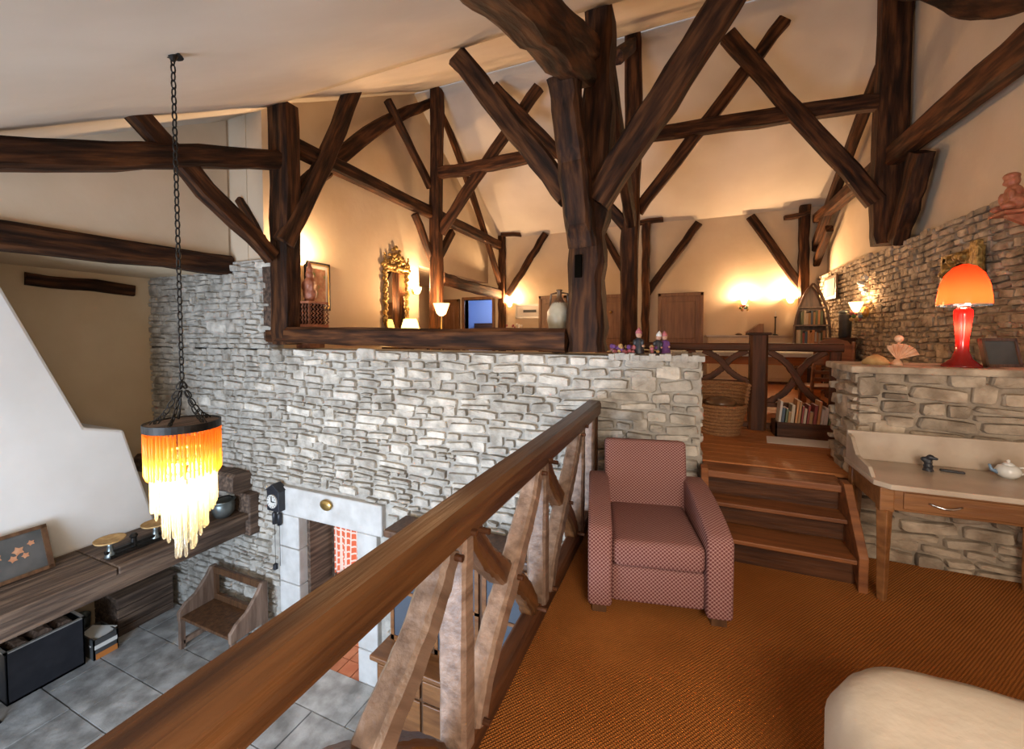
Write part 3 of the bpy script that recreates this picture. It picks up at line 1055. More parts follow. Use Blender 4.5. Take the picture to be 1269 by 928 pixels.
# hearth things
tk = empty('coal_trunk', (-7.0, 2.2, 0.0), 'black painted open trunk with logs on the hearth', 'trunk')
part(MB().box(-7.26, -6.76, 1.86, 2.5, .03, .06).box(-6.78, -6.76, 1.86, 2.5, .03, .62).box(-7.26, -7.24, 1.86, 2.5, .03, .62).box(-7.26, -6.76, 1.86, 1.88, .03, .62).box(-7.26, -6.76, 2.48, 2.5, .03, .62), 'body', 'black_paint', tk, bevel=.004)
part(MB().box(-6.785, -6.752, 1.85, 2.51, .61, .625).box(-7.27, -7.24, 1.85, 2.51, .61, .625).box(-7.27, -6.752, 1.85, 1.88, .61, .625).box(-7.27, -6.752, 2.48, 2.51, .61, .625), 'rim', 'silver_frame', tk)
for (x, yy_) in ((-7.2, 1.92), (-6.82, 1.92), (-7.2, 2.44), (-6.82, 2.44)):
    part(MB().lathe([(.025, 0), (.025, .03)], 8, (x, yy_, 0)), 'foot', 'black_matt', tk)
LD = Matrix.Translation((-7.26, 2.18, .62)) @ Matrix.Rotation(math.radians(-14), 4, 'Y')
tpart(MB().box(-.02, 0, -.32, .32, 0, .45), 'lid', 'black_paint', tk, LD)
for i, (yy_, zz, r_) in enumerate(((1.98, .56, .07), (2.16, .58, .08), (2.34, .57, .07))):
    lgm = MB().tube([(-7.2, yy_, zz - .05), (-7.0, yy_ + .03, zz), (-6.82, yy_ + .02, zz + .02)], [r_, r_ * 1.05, r_ * .9], 7).build('firewood_log', 'oak_grey')
    tag(lgm, ('dark log beside the andiron end of the open trunk', 'thickest dark log in the middle of the open trunk', 'dark log beside the printed box end of the open trunk')[i], 'log', 'logs in the trunk')
mg = empty('cardboard_box', (-6.92, 2.68, 0), 'low printed box of papers beside the black trunk', 'box')
part(MB().box(-7.12, -6.72, 2.56, 2.8, 0, .02).box(-6.735, -6.72, 2.56, 2.8, 0, .28).box(-7.12, -7.1, 2.56, 2.8, 0, .28).box(-7.12, -6.72, 2.56, 2.575, 0, .28).box(-7.12, -6.72, 2.785, 2.8, 0, .28), 'body', 'picture_dark', mg)
part(MB().box(-6.722, -6.715, 2.58, 2.79, .03, .10), 'orange_print', pm('orange_card', (.6, .2, .04), rough=.6), mg)
part(MB().box(-6.722, -6.715, 2.57, 2.79, .16, .21), 'white_print', 'paper', mg)
for i in range(3):
    pp = MB().box(-.16, .16, -.1, .1, 0, .01, Matrix.Translation((-6.92, 2.68, .2 + i * .03)) @ Matrix.Rotation(.3 * i - .2, 4, 'Z') @ Matrix.Rotation(.12, 4, 'X'))
    tag(pp.build('newspaper', 'paper'), ('lowest newspaper in the printed box', 'middle newspaper in the printed box', 'topmost newspaper in the printed box')[i], 'paper', 'papers in the printed box')
wbx = MB()
lgb = empty('log_chest', (-7.25, 3.18, 0), 'low brown wooden chest behind the mantel in the hearth corner', 'chest')
for i in range(4):
    part(MB().box(-7.55, -6.95, 2.9, 3.55, .01 + i * .13, .13 + i * .13), 'board', 'mantel_wood', lgb, bevel=.008)
part(MB().box(-7.58, -6.9, 2.87, 3.58, .53, .57), 'lid', 'mantel_wood', lgb, bevel=.01)
tag(MB().lathe([(.11, 0), (.12, .2), (.13, .32), (.12, .31), (.105, .02)], 14, (-7.42, 2.68, 0.0)).build('zinc_bucket', 'pewter', smooth=True), 'dull zinc bucket between trunk and wooden chest', 'bucket')
an = empty('andiron', (-6.55, 1.62, 0), 'tall brass topped andiron standing before the trunk', 'andiron')
part(MB().lathe([(.02, .12), (.02, .55), (.035, .58), (.02, .62), (.045, .66), (.045, .70), (.01, .74)], 12, an.location), 'shaft', 'brass', an, smooth=True)
part(MB().tube([an.location + Vector((0, -.14, .01)), an.location + Vector((0, -.09, .1)), an.location + Vector((0, 0, .14)), an.location + Vector((0, .09, .1)), an.location + Vector((0, .14, .01))], .018, 8), 'leg', 'iron', an, smooth=True)
part(MB().tube([an.location + Vector((0, 0, .13)), an.location + Vector((-.35, 0, .13)), an.location + Vector((-.42, 0, .012))], .016, 8), 'log_bar', 'iron', an, smooth=True)
# firewood bench by the stone wall
bn = empty('wooden_bench', (-5.45, 3.3, 0), 'old wooden settle bench with open framed back against the stone wall', 'bench')
BX0, BX1 = -5.98, -4.92
part(MB().box(BX0 + .05, BX1 - .05, 3.1, 3.55, .42, .46), 'seat', 'walnut', bn, bevel=.008)
for x in (BX0, BX1 - .055):
    part(MB().prism([(3.08, .40), (3.08, .52), (3.16, .60), (3.28, .66), (3.42, .82), (3.48, .92), (3.56, .92), (3.56, .40)], 'X', x, x + .055), 'side_panel', 'oak_pale', bn, bevel=.01)
    part(MB().box(x, x + .055, 3.09, 3.15, 0, .42), 'leg', 'oak_pale', bn, bevel=.006)
    part(MB().box(x, x + .055, 3.5, 3.56, 0, .42), 'leg', 'oak_pale', bn, bevel=.006)
    part(MB().box(x, x + .055, 3.12, 3.53, .08, .14), 'stretcher', 'oak_pale', bn, bevel=.006)
part(MB().box(BX0 + .05, BX1 - .05, 3.5, 3.55, .82, .91), 'top_rail', 'walnut', bn, bevel=.01)
part(MB().box(BX0 + .05, BX1 - .05, 3.5, 3.55, .46, .54), 'back_rail', 'walnut', bn, bevel=.01)
for x in (BX0 + .05, BX1 - .11):
    part(MB().box(x, x + .06, 3.505, 3.545, .54, .82), 'back_stile', 'walnut', bn)

# clock on the stone wall
ck = empty('wall_clock', (-4.76, Y0 - .06, 1.86), 'small black wall clock with white dial and hanging weights', 'clock')
cl = ck.location
part(MB().box(cl.x - .11, cl.x + .11, cl.y - .06, cl.y + .06, cl.z, cl.z + .26).prism([(cl.x - .13, cl.z + .26), (cl.x + .13, cl.z + .26), (cl.x, cl.z + .35)], 'Y', cl.y - .07, cl.y + .06), 'case', 'black_paint', ck, bevel=.01)
part(MB().lathe([(.085, 0), (.085, .012)], 24).__class__().prism([(cl.x + .085 * c_(i * math.pi / 12), cl.z + .13 + .085 * s_(i * math.pi / 12)) for i in range(24)], 'Y', cl.y - .075, cl.y - .06), 'dial', 'porcelain', ck)
part(MB().box(cl.x - .006, cl.x + .006, cl.y - .082, cl.y - .076, cl.z + .13, cl.z + .2).box(cl.x, cl.x + .05, cl.y - .082, cl.y - .076, cl.z + .124, cl.z + .136), 'hands', 'black_matt', ck)
for i in range(12):
    a = i * math.pi / 6
    part(MB().box(cl.x + .068 * c_(a) - .005, cl.x + .068 * c_(a) + .005, cl.y - .079, cl.y - .076, cl.z + .13 + .068 * s_(a) - .005, cl.z + .13 + .068 * s_(a) + .005), 'hour_mark', 'black_matt', ck)
for dx in (-.05, .04):
    part(MB().lathe([(.028, -.19), (.03, -.05), (.01, -.03)], 10, (cl.x + dx, cl.y, cl.z)), 'weight', 'black_paint', ck, smooth=True)
    part(MB().tube([(cl.x + dx, cl.y, cl.z), (cl.x + dx, cl.y, cl.z - .72)], .003, 5), 'chain', 'iron', ck)
part(MB().lathe([(.03, -.78), (.03, -.72), (.005, -.70)], 10, (cl.x - .05, cl.y, cl.z)), 'pendulum', 'black_paint', ck)
bd = MB().lathe([(.01, -.02), (.085, -.02), (.095, .0), (.08, .01), (.02, .02)], 20, (0, 0, 0), sy=.7)
bd.v = [Matrix.Translation((-3.93, Y0 - .06, 2.05)) @ Matrix.Rotation(HP, 4, 'X') @ v for v in bd.v]
tag(bd.build('brass_plaque', 'brass', smooth=True), 'small oval brass plaque fixed to the white lintel', 'plaque')
# tea towel hanging in the doorway
tw = MB()
nx, nz = 18, 12
for j in range(nz + 1):
    for i in range(nx + 1):
        tw.v.append(Vector((i / nx * .46, .03 * s_(i * 1.5) * (j / nz + .2), -j / nz * .62 - .04 * (i / nx - .5) ** 2 * 4)))
for j in range(nz):
    for i in range(nx):
        a = j * (nx + 1) + i
        tw.f.append((a, a + 1, a + nx + 2, a + nx + 1))
to = tw.build('tea_towel', 'check_cloth', origin=(0, 0, 0), smooth=True)
to.location = (-4.20, 3.97, 1.62)
sm = to.modifiers.new('solid', 'SOLIDIFY')
sm.thickness = .006
tag(to, 'red and white checked tea towel hanging in the stone doorway', 'towel')
tag(MB().tube([(DX0 + .05, 3.98, 1.635), (DX1, 3.98, 1.635)], .012, 8).build('towel_rod', 'iron'), 'thin iron rod carrying the checked tea towel', 'rod')
# dresser below the loft edge
dr = empty('dresser', (-1.95, 3.35, 0), 'tall brown dresser with glazed upper doors behind the loft railing', 'dresser')
part(MB().box(-2.75, -1.15, 3.1, 3.6, .06, .92), 'base_cabinet', 'walnut', dr, bevel=.01)
part(MB().box(-2.8, -1.1, 3.05, 3.62, .92, .97), 'worktop', 'desk_wood', dr, bevel=.012)
part(MB().box(-2.7, -1.2, 3.3, 3.6, .97, 2.05), 'upper_cabinet', 'walnut', dr, bevel=.01)
part(MB().box(-2.78, -1.12, 3.24, 3.62, 2.05, 2.13), 'cornice', 'walnut', dr, bevel=.02)
part(MB().box(-2.8, -1.1, 3.06, 3.62, 0, .06), 'plinth', 'walnut', dr)
for i in range(3):
    xa = -2.72 + i * .52
    dw = part(MB().box(xa, xa + .49, 3.075, 3.1, .70, .89), 'drawer', 'desk_wood', dr, bevel=.008)
    k = MB().ball((xa + .245, 3.06, .8), .018).build('knob', 'brass', None, origin=dr.location, smooth=True)
    k.parent = dw
    k.location = (0, 0, 0)
    part(MB().box(xa, xa + .49, 3.08, 3.1, .1, .67), 'door', 'desk_wood', dr, bevel=.008)
    part(MB().box(xa + .02, xa + .46, 3.285, 3.3, 1.02, 2.0), 'glass_door', 'glass_front', dr)
    part(MB().box(xa + .0, xa + .04, 3.275, 3.3, 1.0, 2.02).box(xa + .44, xa + .48, 3.275, 3.3, 1.0, 2.02).box(xa, xa + .48, 3.275, 3.3, 1.0, 1.05).box(xa, xa + .48, 3.275, 3.3, 1.97, 2.02).box(xa, xa + .48, 3.275, 3.3, 1.5, 1.53), 'door_frame', 'desk_wood', dr)

# ================================================================ chandelier
hz = P(212, 78, 'Y', 1.43)
HX, HY, HZ = -2.66, 1.43, ceil_z(1.43)
ch = empty('chandelier', (HX, HY, 3.0), 'glowing amber glass rod chandelier hanging on a long dark chain', 'chandelier')
RZ = 3.585
part(MB().lathe([(.05, HZ - 3.02), (.03, HZ - 3.0)], 12, (HX, HY, 3.0)).lathe([(.035, 0), (.012, -.05)], 12, (HX, HY, HZ - .0)), 'ceiling_hook', 'iron', ch)
link = MB()
lk = [(.012 * c_(a), 0, .026 * s_(a)) for a in [2 * math.pi * i / 10 for i in range(10)]]
link.tube(lk, .004, 5, closed=True)
lo_ = link.build('chain_link', 'iron', origin=(0, 0, 0), smooth=True)
lme = lo_.data
bpy.data.objects.remove(lo_)
z = HZ - .05
i = 0
while z > RZ + .25:
    inst(lme, 'chain_link', ch, (0, 0, z - 3.0), (1, 1, 1), (0, 0, HP * (i % 2) + .2))
    z -= .043
    i += 1
for k in range(5):
    a = 2 * math.pi * k / 5 + .3
    p0 = Vector((0, 0, z + .02 - 3.0))
    p1 = Vector((.145 * c_(a), .145 * s_(a), RZ - 3.0))
    for j in range(7):
        q = p0.lerp(p1, (j + .5) / 7)
        q.z -= .05 * s_(math.pi * (j + .5) / 7)
        dv = (p1 - p0)
        inst(lme, 'chain_link', ch, q, (.9, .9, 1), (0, math.atan2(math.hypot(dv.x, dv.y), dv.z), a))
part(MB().lathe([(.176, -.03), (.181, -.03), (.181, .012), (.176, .012), (.170, .004), (.170, -.03)], 40, (HX, HY, RZ), cap=False), 'ring', 'iron', ch, smooth=False)
part(MB().lathe([(.02, .01), (.173, .004), (.173, -.004), (.02, -.004)], 40, (HX, HY, RZ)), 'top_plate', 'mantel_wood', ch)


def rods(n, r, ztop, ln, mat, w, jit=.02):
    m = MB().lathe([(w, 0), (w, -ln), (w * .4, -ln - .012)], 6)
    o = m.build('glass_rod', mat, origin=(0, 0, 0), smooth=True)
    me = o.data
    bpy.data.objects.remove(o)
    for k in range(n):
        a = 2 * math.pi * (k + random.uniform(-.15, .15)) / n
        inst(me, 'glass_rod', ch, (r * c_(a), r * s_(a), ztop - 3.0 + random.uniform(-jit, 0)))


rods(52, .172, RZ - .03, .23, 'amber_glass', .0078)
rods(38, .148, RZ - .18, .27, 'clear_glass', .0075, .05)
rods(24, .10, RZ - .27, .32, 'clear_glass', .009, .05)
rods(10, .045, RZ - .38, .33, 'clear_glass', .009, .06)
part(MB().lathe([(.148, 0), (.148, .012)], 24, (HX, HY, RZ - .18), cap=False).lathe([(.10, 0), (.10, .012)], 20, (HX, HY, RZ - .27), cap=False), 'tier_ring', 'brass', ch)
for k in range(4):
    a = k * HP + .4
    part(MB().ball((HX + .06 * c_(a), HY + .06 * s_(a), RZ - .27 - .05 * (k % 2)), .032), 'bulb', 'bulb', ch, smooth=True)
point('chandelier_light', (HX, HY, RZ - .35), 24, (1.0, .80, .50), .07)

# ================================================================ loft railing
RX = -.75
rl = empty('loft_railing', (RX, 1.6, ZM), 'oak balustrade with curved crossed boards along the loft edge', 'railing')
RTOP = 3.5


def lbeam(pts, w, dp, nrm, mat, name, root, rough=.3):
    o = timber(name, name + str(len(root.children)), pts, w, dp, nrm, mat, rough=rough)
    for k in ('label', 'category', 'group'):
        del o[k]
    mw = o.matrix_world.copy()
    o.parent = root
    o.matrix_world = Matrix()
    o.matrix_parent_inverse = Matrix()
    o.matrix_basis = root_world(root).inverted() @ mw
    return o


def root_world(r):
    return Matrix.Translation(r.location) @ Matrix.Rotation(r.rotation_euler.z, 4, 'Z')


lbeam([(RX, -1.6, RTOP - .065), (RX, 1., RTOP - .065), (RX, Y0 + .02, RTOP - .065)], .13, .13, NX, 'oak_rail', 'handrail', rl)
lbeam([(RX, -1.6, ZM + .06), (RX, Y0 + .02, ZM + .06)], .10, .09, NX, 'oak_dark_rail', 'bottom_rail', rl)
ys = [-.64, .27, 1.26, 2.15, 3.05]
zb, zt_ = ZM + .1, RTOP - .12
for k, yv in enumerate(ys):
    lbeam([(RX, yv, zb), (RX, yv, (zb + zt_) / 2), (RX, yv, zt_)], [.085, .085, .065], .11, NX, 'oak_pale' if k != 0 else 'oak_pale', 'baluster', rl)
lbeam([(RX, 3.42, zb), (RX, 3.42, zt_)], .07, .10, NX, 'oak_pale', 'baluster', rl)
lbeam([(RX, 3.58, zb), (RX, 3.58, zt_)], .06, .10, NX, 'oak_rail', 'baluster', rl)
for k in range(4):
    ya, yb = ys[k] + .10, ys[k + 1] - .10
    n = 8
    A, B = [], []
    for i in range(n + 1):
        t = i / n
        e = .5 - .5 * c_(math.pi * t)
        e = .62 * e + .38 * t
        zz = zb + (zt_ - zb) * t
        A.append((RX - .012, yb + (ya - yb) * e, zz))
        B.append((RX + .012, ya + (yb - ya) * e, zz))
    lbeam(A, [.085, .11, .085], .09, NX, 'oak_rail', 'curved_board', rl)
    lbeam(B, [.09, .11, .09], .09, NX, 'oak_pale', 'curved_board', rl)
    for (yy_, zz) in ((ya, zt_ - .02), (yb, zt_ - .02), ((ya + yb) / 2, (zb + zt_) / 2), (ya, zb + .02), (yb, zb + .02), (ys[k + 1], zt_ + .02)):
        part(MB().prism([(yy_ + .012 * c_(i * math.pi / 4), zz + .012 * s_(i * math.pi / 4)) for i in range(8)], 'X', RX + .03, RX + .085), 'peg', 'oak_dark_rail', rl)

# ================================================================ stairs
struct(MB().box(.13, 1.15, 3.73, 4.2, 2.2, 3.03).build('wall_stair_base', 'oak_dark_rail'))  # unseen fill added to stop light leaking between risers and treads
st = empty('staircase', (.63, 3.35, ZM), 'short steep wooden stair between carpeted loft and gallery', 'stairs')
NOS = [(3.47, 3.04), (3.36, 2.86), (3.17, 2.68)]
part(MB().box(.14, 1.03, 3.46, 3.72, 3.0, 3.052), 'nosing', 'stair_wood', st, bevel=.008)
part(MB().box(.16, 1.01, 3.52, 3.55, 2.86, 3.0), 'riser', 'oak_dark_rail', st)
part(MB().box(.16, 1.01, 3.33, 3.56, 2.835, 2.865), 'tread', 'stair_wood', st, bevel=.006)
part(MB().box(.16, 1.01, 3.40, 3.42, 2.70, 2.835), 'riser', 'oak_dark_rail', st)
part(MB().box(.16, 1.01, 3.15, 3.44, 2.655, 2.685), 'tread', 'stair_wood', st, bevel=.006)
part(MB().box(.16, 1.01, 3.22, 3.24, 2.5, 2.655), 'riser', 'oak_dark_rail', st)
for x in (.12, 1.0):
    part(MB().prism([(3.12, 2.50), (3.12, 2.72), (3.42, 3.08), (3.52, 3.08), (3.64, 3.0), (3.64, 2.5), (3.24, 2.5), (3.24, 2.62)], 'X', x, x + .05), 'stringer', 'stair_wood', st, bevel=.006)

# ================================================================ armchair
A0 = Vector((-.125, 2.39, ZM))
chd = math.atan2(.14, .67)
arm = empty('armchair', A0, 'boxy armchair in dusty pink diamond patterned cloth beside the stair', 'armchair', rz=chd)


def cpart(mb, n, m, **k):
    o = mb.build(n, m, None, origin=(0, 0, 0), **k)
    o.parent = arm
    return o


AW = .36
cpart(MB().box(-.255, .255, .02, .70, .06, .27), 'base', 'upholstery', bevel=.025, seg=4)
cpart(MB().box(-.25, .25, -.01, .58, .275, .43), 'seat_cushion', 'upholstery', bevel=.04, seg=4)
BM = Matrix.Translation((0, .54, .36)) @ Matrix.Rotation(math.radians(-12), 4, 'X')
bk = MB().box(-.275, .275, 0, .17, -.12, .50, BM)
cpart(bk, 'backrest', 'upholstery', bevel=.03, seg=4)
for sgn in (-1, 1):
    pr = [(-.03, .05), (-.03, .47), (-.01, .50), (.12, .545), (.3, .585), (.5, .61), (.68, .60), (.74, .54), (.74, .05)]
    xa, xb = (.25, .385) if sgn > 0 else (-.385, -.25)
    cpart(MB().prism(pr, 'X', xa, xb), 'armrest', 'upholstery', bevel=.022, seg=4)
for (x, yy_) in ((-.32, .04), (.32, .04), (-.32, .66), (.32, .66)):
    cpart(MB().box(x - .04, x + .04, yy_ - .04, yy_ + .04, 0, .065), 'foot', 'walnut', bevel=.005)

# ================================================================ washstand
ws = empty('washstand', (1.5, 3.33, ZM), 'marble topped wooden washstand with drawer against the stone wall', 'table')
x0, x1, yf, yb = 1.06, 2.02, 3.04, 3.60
part(MB().box(x0 + .02, x1 - .02, yf + .03, yb - .02, 3.06, 3.19), 'apron', 'desk_wood', ws, bevel=.005)
tp = MB().prism([(x0 - .01, yf + .06), (x0 + .05, yf - .01), (x1, yf - .01), (x1, yb), (x0 - .01, yb)], 'Z', 3.19, 3.222)
part(tp, 'marble_top', 'marble', ws, bevel=.006)
part(MB().box(x0, x1, yb - .025, yb, 3.222, 3.42), 'backsplash', 'marble', ws, bevel=.004)
part(MB().prism([(yb - .03, 3.222), (yb - .03, 3.40), (yb - .10, 3.39), (yb - .16, 3.33), (yb - .2, 3.29), (yb - .40, 3.27), (yb - .46, 3.222)], 'X', x0 - .005, x0 + .018), 'side_splash', 'marble', ws, bevel=.004)
for (lx, ly) in ((x0 + .045, yf + .055), (x1 - .045, yf + .055), (x0 + .045, yb - .05), (x1 - .045, yb - .05)):
    part(MB().lathe([(.026, 0), (.03, .06), (.034, .3), (.042, .55), (.048, .56)], 4, (lx, ly, ZM)).box(lx - .034, lx + .034, ly - .034, ly + .034, 3.05, 3.19), 'leg', 'desk_wood', ws, bevel=.006)
dw = part(MB().box(x0 + .12, x1 - .12, yf + .018, yf + .04, 3.075, 3.175), 'drawer', 'desk_wood', ws, bevel=.006)
hn = MB().tube([(1.29 + .14 * t, yf + .012 - .025 * s_(math.pi * t), 3.13 - .012 * s_(math.pi * t)) for t in [i / 8 for i in range(9)]], .006, 6).build('handle', 'chrome', None, origin=ws.location, smooth=True)
hn.parent = dw
hn.location = (0, 0, 0)
hn['label'] = 'chrome drop handle'
# things on the washstand
bird = MB()
b0 = P(1150, 583, 'Z', 3.222)
bird.ball((0, 0, .03), .022, sz=.9).ball((0, 0, .055), .02).ball((.006, -.006, .088), .018).ball((.024, -.02, .085), .01).ball((-.016, .008, .07), .016).lathe([(.026, 0), (.022, .012)], 10, (0, 0, 0))
o = bird.build('bird_figurine', 'black_paint', origin=(0, 0, 0), remesh=.006)
o.location = (b0.x, b0.y, 3.222)
o.scale = (1.15, 1.15, 1.0)
tag(o, 'little black bird figurine standing on the washstand marble', 'figurine')
t0 = P(1180, 585, 'Z', 3.222)
tag(MB().box(-.055, .055, -.018, .018, 0, .012, Matrix.Translation((t0.x, t0.y, 3.222)) @ Matrix.Rotation(-.2, 4, 'Z')).build('pen_case', 'black_paint', bevel=.005), 'flat black pen case lying beside the bird figurine', 'case')
t0 = P(1249, 592, 'Z', 3.222)
tp_ = empty('teapot', (t0.x, t0.y, 3.222), 'small white and blue teapot on the washstand marble', 'teapot')
L = tp_.location
part(MB().lathe([(.03, 0), (.05, .02), (.056, .045), (.045, .07), (.028, .08)], 18, L), 'body', 'porcelain', tp_, smooth=True)
part(MB().lathe([(.03, .08), (.018, .092), (.006, .096), (.009, .106), (.002, .112)], 14, L), 'lid', 'porcelain', tp_, smooth=True)
part(MB().tube([L + Vector((-.045, 0, .03)), L + Vector((-.075, 0, .045)), L + Vector((-.085, 0, .075))], [.013, .009, .006], 8), 'spout', 'blue_glaze', tp_, smooth=True)
part(MB().tube([L + Vector((.045, 0, .065)), L + Vector((.08, 0, .07)), L + Vector((.08, 0, .035)), L + Vector((.05, 0, .025))], .006, 8), 'handle', 'porcelain', tp_, smooth=True)

# ================================================================ ledge things
rlp = P(1196, 453, 'Z', ZL)
rlp = Vector((1.745, 3.80, ZL))
lm = empty('table_lamp', rlp, 'glowing red glass mushroom lamp on the stone ledge', 'lamp')
part(MB().lathe([(.105, 0), (.10, .012), (.055, .05), (.036, .1), (.034, .18), (.042, .26), (.05, .33), (.048, .36), (.03, .375)], 28, lm.location), 'stem', 'red_glass_base', lm, smooth=True)
part(MB().lathe([(.14, .395), (.138, .44), (.125, .52), (.10, .585), (.06, .63), (.02, .648), (.002, .65)], 32, lm.location, cap=False), 'shade', 'red_glass', lm, smooth=True)
part(MB().lathe([(.141, .385), (.141, .395), (.05, .40), (.05, .39)], 32, lm.location, cap=False), 'shade_ring', 'chrome', lm)
part(MB().ball(lm.location + Vector((0, 0, .47)), .032), 'bulb', 'warm_bulb', lm, smooth=True)
part(MB().ball(lm.location + Vector((0, 0, .27)), .016), 'lower_bulb', 'warm_bulb', lm, smooth=True)
point('table_lamp_light', lm.location + Vector((0, 0, .46)), 5, (1.0, .50, .32), .03)
point('table_lamp_stem_light', lm.location + Vector((0, 0, .27)), 1.6, (1.0, .5, .3), .02)
lm.scale = (.96, .96, 1.08)
# fan coral ornament
sp0 = P(1110, 449, 'Z', ZL)
sh = empty('shell_ornament', (1.40, 3.80, ZL), 'orange fan shell ornament standing on the stone ledge', 'ornament')
L = sh.location
part(MB().lathe([(.035, 0), (.03, .02), (.012, .045)], 14, L), 'foot', 'shell', sh, smooth=True)
fan = MB()
n = 14
for i in range(n + 1):
    a = math.radians(20 + 110 * i / n)
    r = .115 * (1 + .05 * (i % 2))
    dy = .012 * (1 if i % 2 else -1)
    for rr_ in (.02, .6, 1.0):
        fan.v.append(L + Vector((r * rr_ * c_(a), dy * rr_ - .03 * rr_ * rr_, .04 + r * rr_ * s_(a))))
for i in range(n):
    for j in range(2):
        fan.f.append((i * 3 + j, i * 3 + j + 1, (i + 1) * 3 + j + 1, (i + 1) * 3 + j))
f_ = part(fan, 'fan', 'shell', sh)
f_.modifiers.new('solid', 'SOLIDIFY').thickness = .008
tag(MB().lathe([(.08, 0), (.085, .02), (.05, .055), (.01, .075)], 16, (1.30, 3.86, ZL), sy=.7).build('sea_shell', 'straw', smooth=True), 'low tan sea shell lying beside the fan shell ornament', 'shell')
tag(MB().ball((1.445, 3.9, ZL + .19), .028).tube([(1.445, 3.9, ZL), (1.445, 3.9, ZL + .17)], .008, 6).build('knob_ornament', 'shell', smooth=True), 'pale round knob on a stick behind the fan shell', 'ornament')
pf = empty('leaning_frame', (1.95, 3.86, ZL), 'dark picture leaning at the right end of the stone ledge', 'picture')
FM = Matrix.Translation((1.96, 3.84, ZL)) @ Matrix.Rotation(.5, 4, 'Z') @ Matrix.Rotation(math.radians(-12), 4, 'X')
tpart(MB().box(-.1, .16, 0, .012, .01, .19), 'picture_panel', 'picture_dark', pf, FM)
tpart(MB().box(-.11, .17, -.008, .016, 0, .02).box(-.11, .17, -.008, .016, .18, .2).box(-.11, -.09, -.008, .016, 0, .2).box(.15, .17, -.008, .016, 0, .2), 'frame', 'walnut', pf, FM)
# carved panel on the right wall behind the lamp
cv = empty('wall_carving', (XR - .06, 5.42, 4.45), 'carved gilt wooden panel hanging on the right stone wall', 'carving')
part(MB().box(XR - .06, XR - .02, 5.1, 5.74, 4.45, 4.90), 'panel', 'gilt', cv, bevel=.01)
part(MB().box(XR - .1, XR - .05, 5.07, 5.18, 4.5, 4.95), 'pilaster', 'gilt', cv, bevel=.01)
orn = MB()
for i in range(26):
    orn.ball((XR - .07, random.uniform(5.2, 5.68), random.uniform(4.52, 4.86)), random.uniform(.025, .05), 8, 5)
part(orn.box(XR - .06, XR - .05, 5.19, 5.7, 4.5, 4.88), 'relief', 'gilt', cv, remesh=.012)
# glass flower sconces


def flower_sconce(loc, nrm, label, power=12, scale=1., lit=True):
    e = empty('flower_sconce', loc, label, 'wall lamp', 'glass flower wall lamps')
    n_ = Vector(nrm)
    sd = Vector((-n_.y, n_.x, 0))
    L = Vector(loc)
    part(MB().ball(L + n_ * .02, .05 * scale, sz=1.5), 'wall_plate', 'brass', e, smooth=True)
    part(MB().tube([L + n_ * .02, L + n_ * .08 * scale + Vector((0, 0, -.06)), L + n_ * .12 * scale + Vector((0, 0, .0))], .008, 6), 'arm', 'brass', e, smooth=True)
    part(MB().lathe([(.02, 0), (.05, .05), (.075, .12), (.09, .15), (.085, .15), (.045, .05)], 14, L + n_ * .12 * scale, scale, scale, cap=False), 'shade', 'shade_glass', e, smooth=True)
    cols = ('dusty_pink', 'leaf', 'straw', 'porcelain', 'blue_glaze', 'dusty_pink')
    for i in range(9):
        a = 2 * math.pi * i / 9
        q = L + n_ * (.12 * scale + .05 * c_(a)) + sd * (.07 * s_(a)) + Vector((0, 0, -.02 - .09 * (i % 3) / 2))
        part(MB().ball(q, .028 * scale, 8, 5), 'glass_flower', cols[i % 6], e, smooth=True)
    part(MB().ball(L + n_ * .12 * scale + Vector((0, 0, .09)), .022), 'bulb', 'warm_bulb', e, smooth=True)
    point('sconce_light', L + n_ * .14 * scale + Vector((0, 0, .17)), power, (1.0, .62, .32), .05)
    return e


WARM = (1.0, .66, .36)
flower_sconce((1.16, Y2, 4.72), (0, -1, 0), 'flower glass wall lamp on the far wall beside the closed door', 42)
e = flower_sconce((XR - .02, 7.72, 4.42), (-1, 0, 0), 'tall flower glass wall lamp on the right stone wall', 14, 1.1)
pt = MB()
for i in range(16):
    a = random.uniform(0, 6.28)
    pt.ball((XR - .08 + random.uniform(-.03, .03), 7.72 + random.uniform(-.14, .14), random.uniform(4.62, 4.95)), random.uniform(.02, .04), 8, 5)
part(pt, 'glass_crest', 'porcelain', e, smooth=True)


def bowl_sconce(loc, nrm, label, power):
    e = empty('bowl_sconce', loc, label, 'wall lamp', 'white glass wall lamps')
    n_ = Vector(nrm)
    L = Vector(loc)
    part(MB().ball(L + n_ * .015, .045, sz=1.4), 'wall_plate', 'brass', e, smooth=True)
    part(MB().lathe([(.015, -.06), (.06, -.03), (.085, .03), (.09, .08), (.085, .08), (.05, -.02)], 16, L + n_ * .1, cap=False), 'shade', 'shade_glass', e, smooth=True)
    part(MB().ball(L + n_ * .1 + Vector((0, 0, .02)), .025), 'bulb', 'warm_bulb', e, smooth=True)
    point('sconce_light', L + n_ * .12 + Vector((0, 0, .10)), power, (1.0, .64, .34), .05)
    return e


bowl_sconce((2.02, Y2, 4.80), (0, -1, 0), 'brightest wall lamp in the far corner beside the right post', 90)
bowl_sconce((-4.42, Y2, 4.88), (0, -1, 0), 'bright wall lamp on the far wall above the small silver picture', 85)
bowl_sconce((XG, 4.22, 5.12), (1, 0, 0), 'wall lamp beside the framed print near the stout post', 60)
bowl_sconce((XG, 6.95, 4.95), (1, 0, 0), 'wall lamp between the gilt mirror and the torch-lamp post', 75)

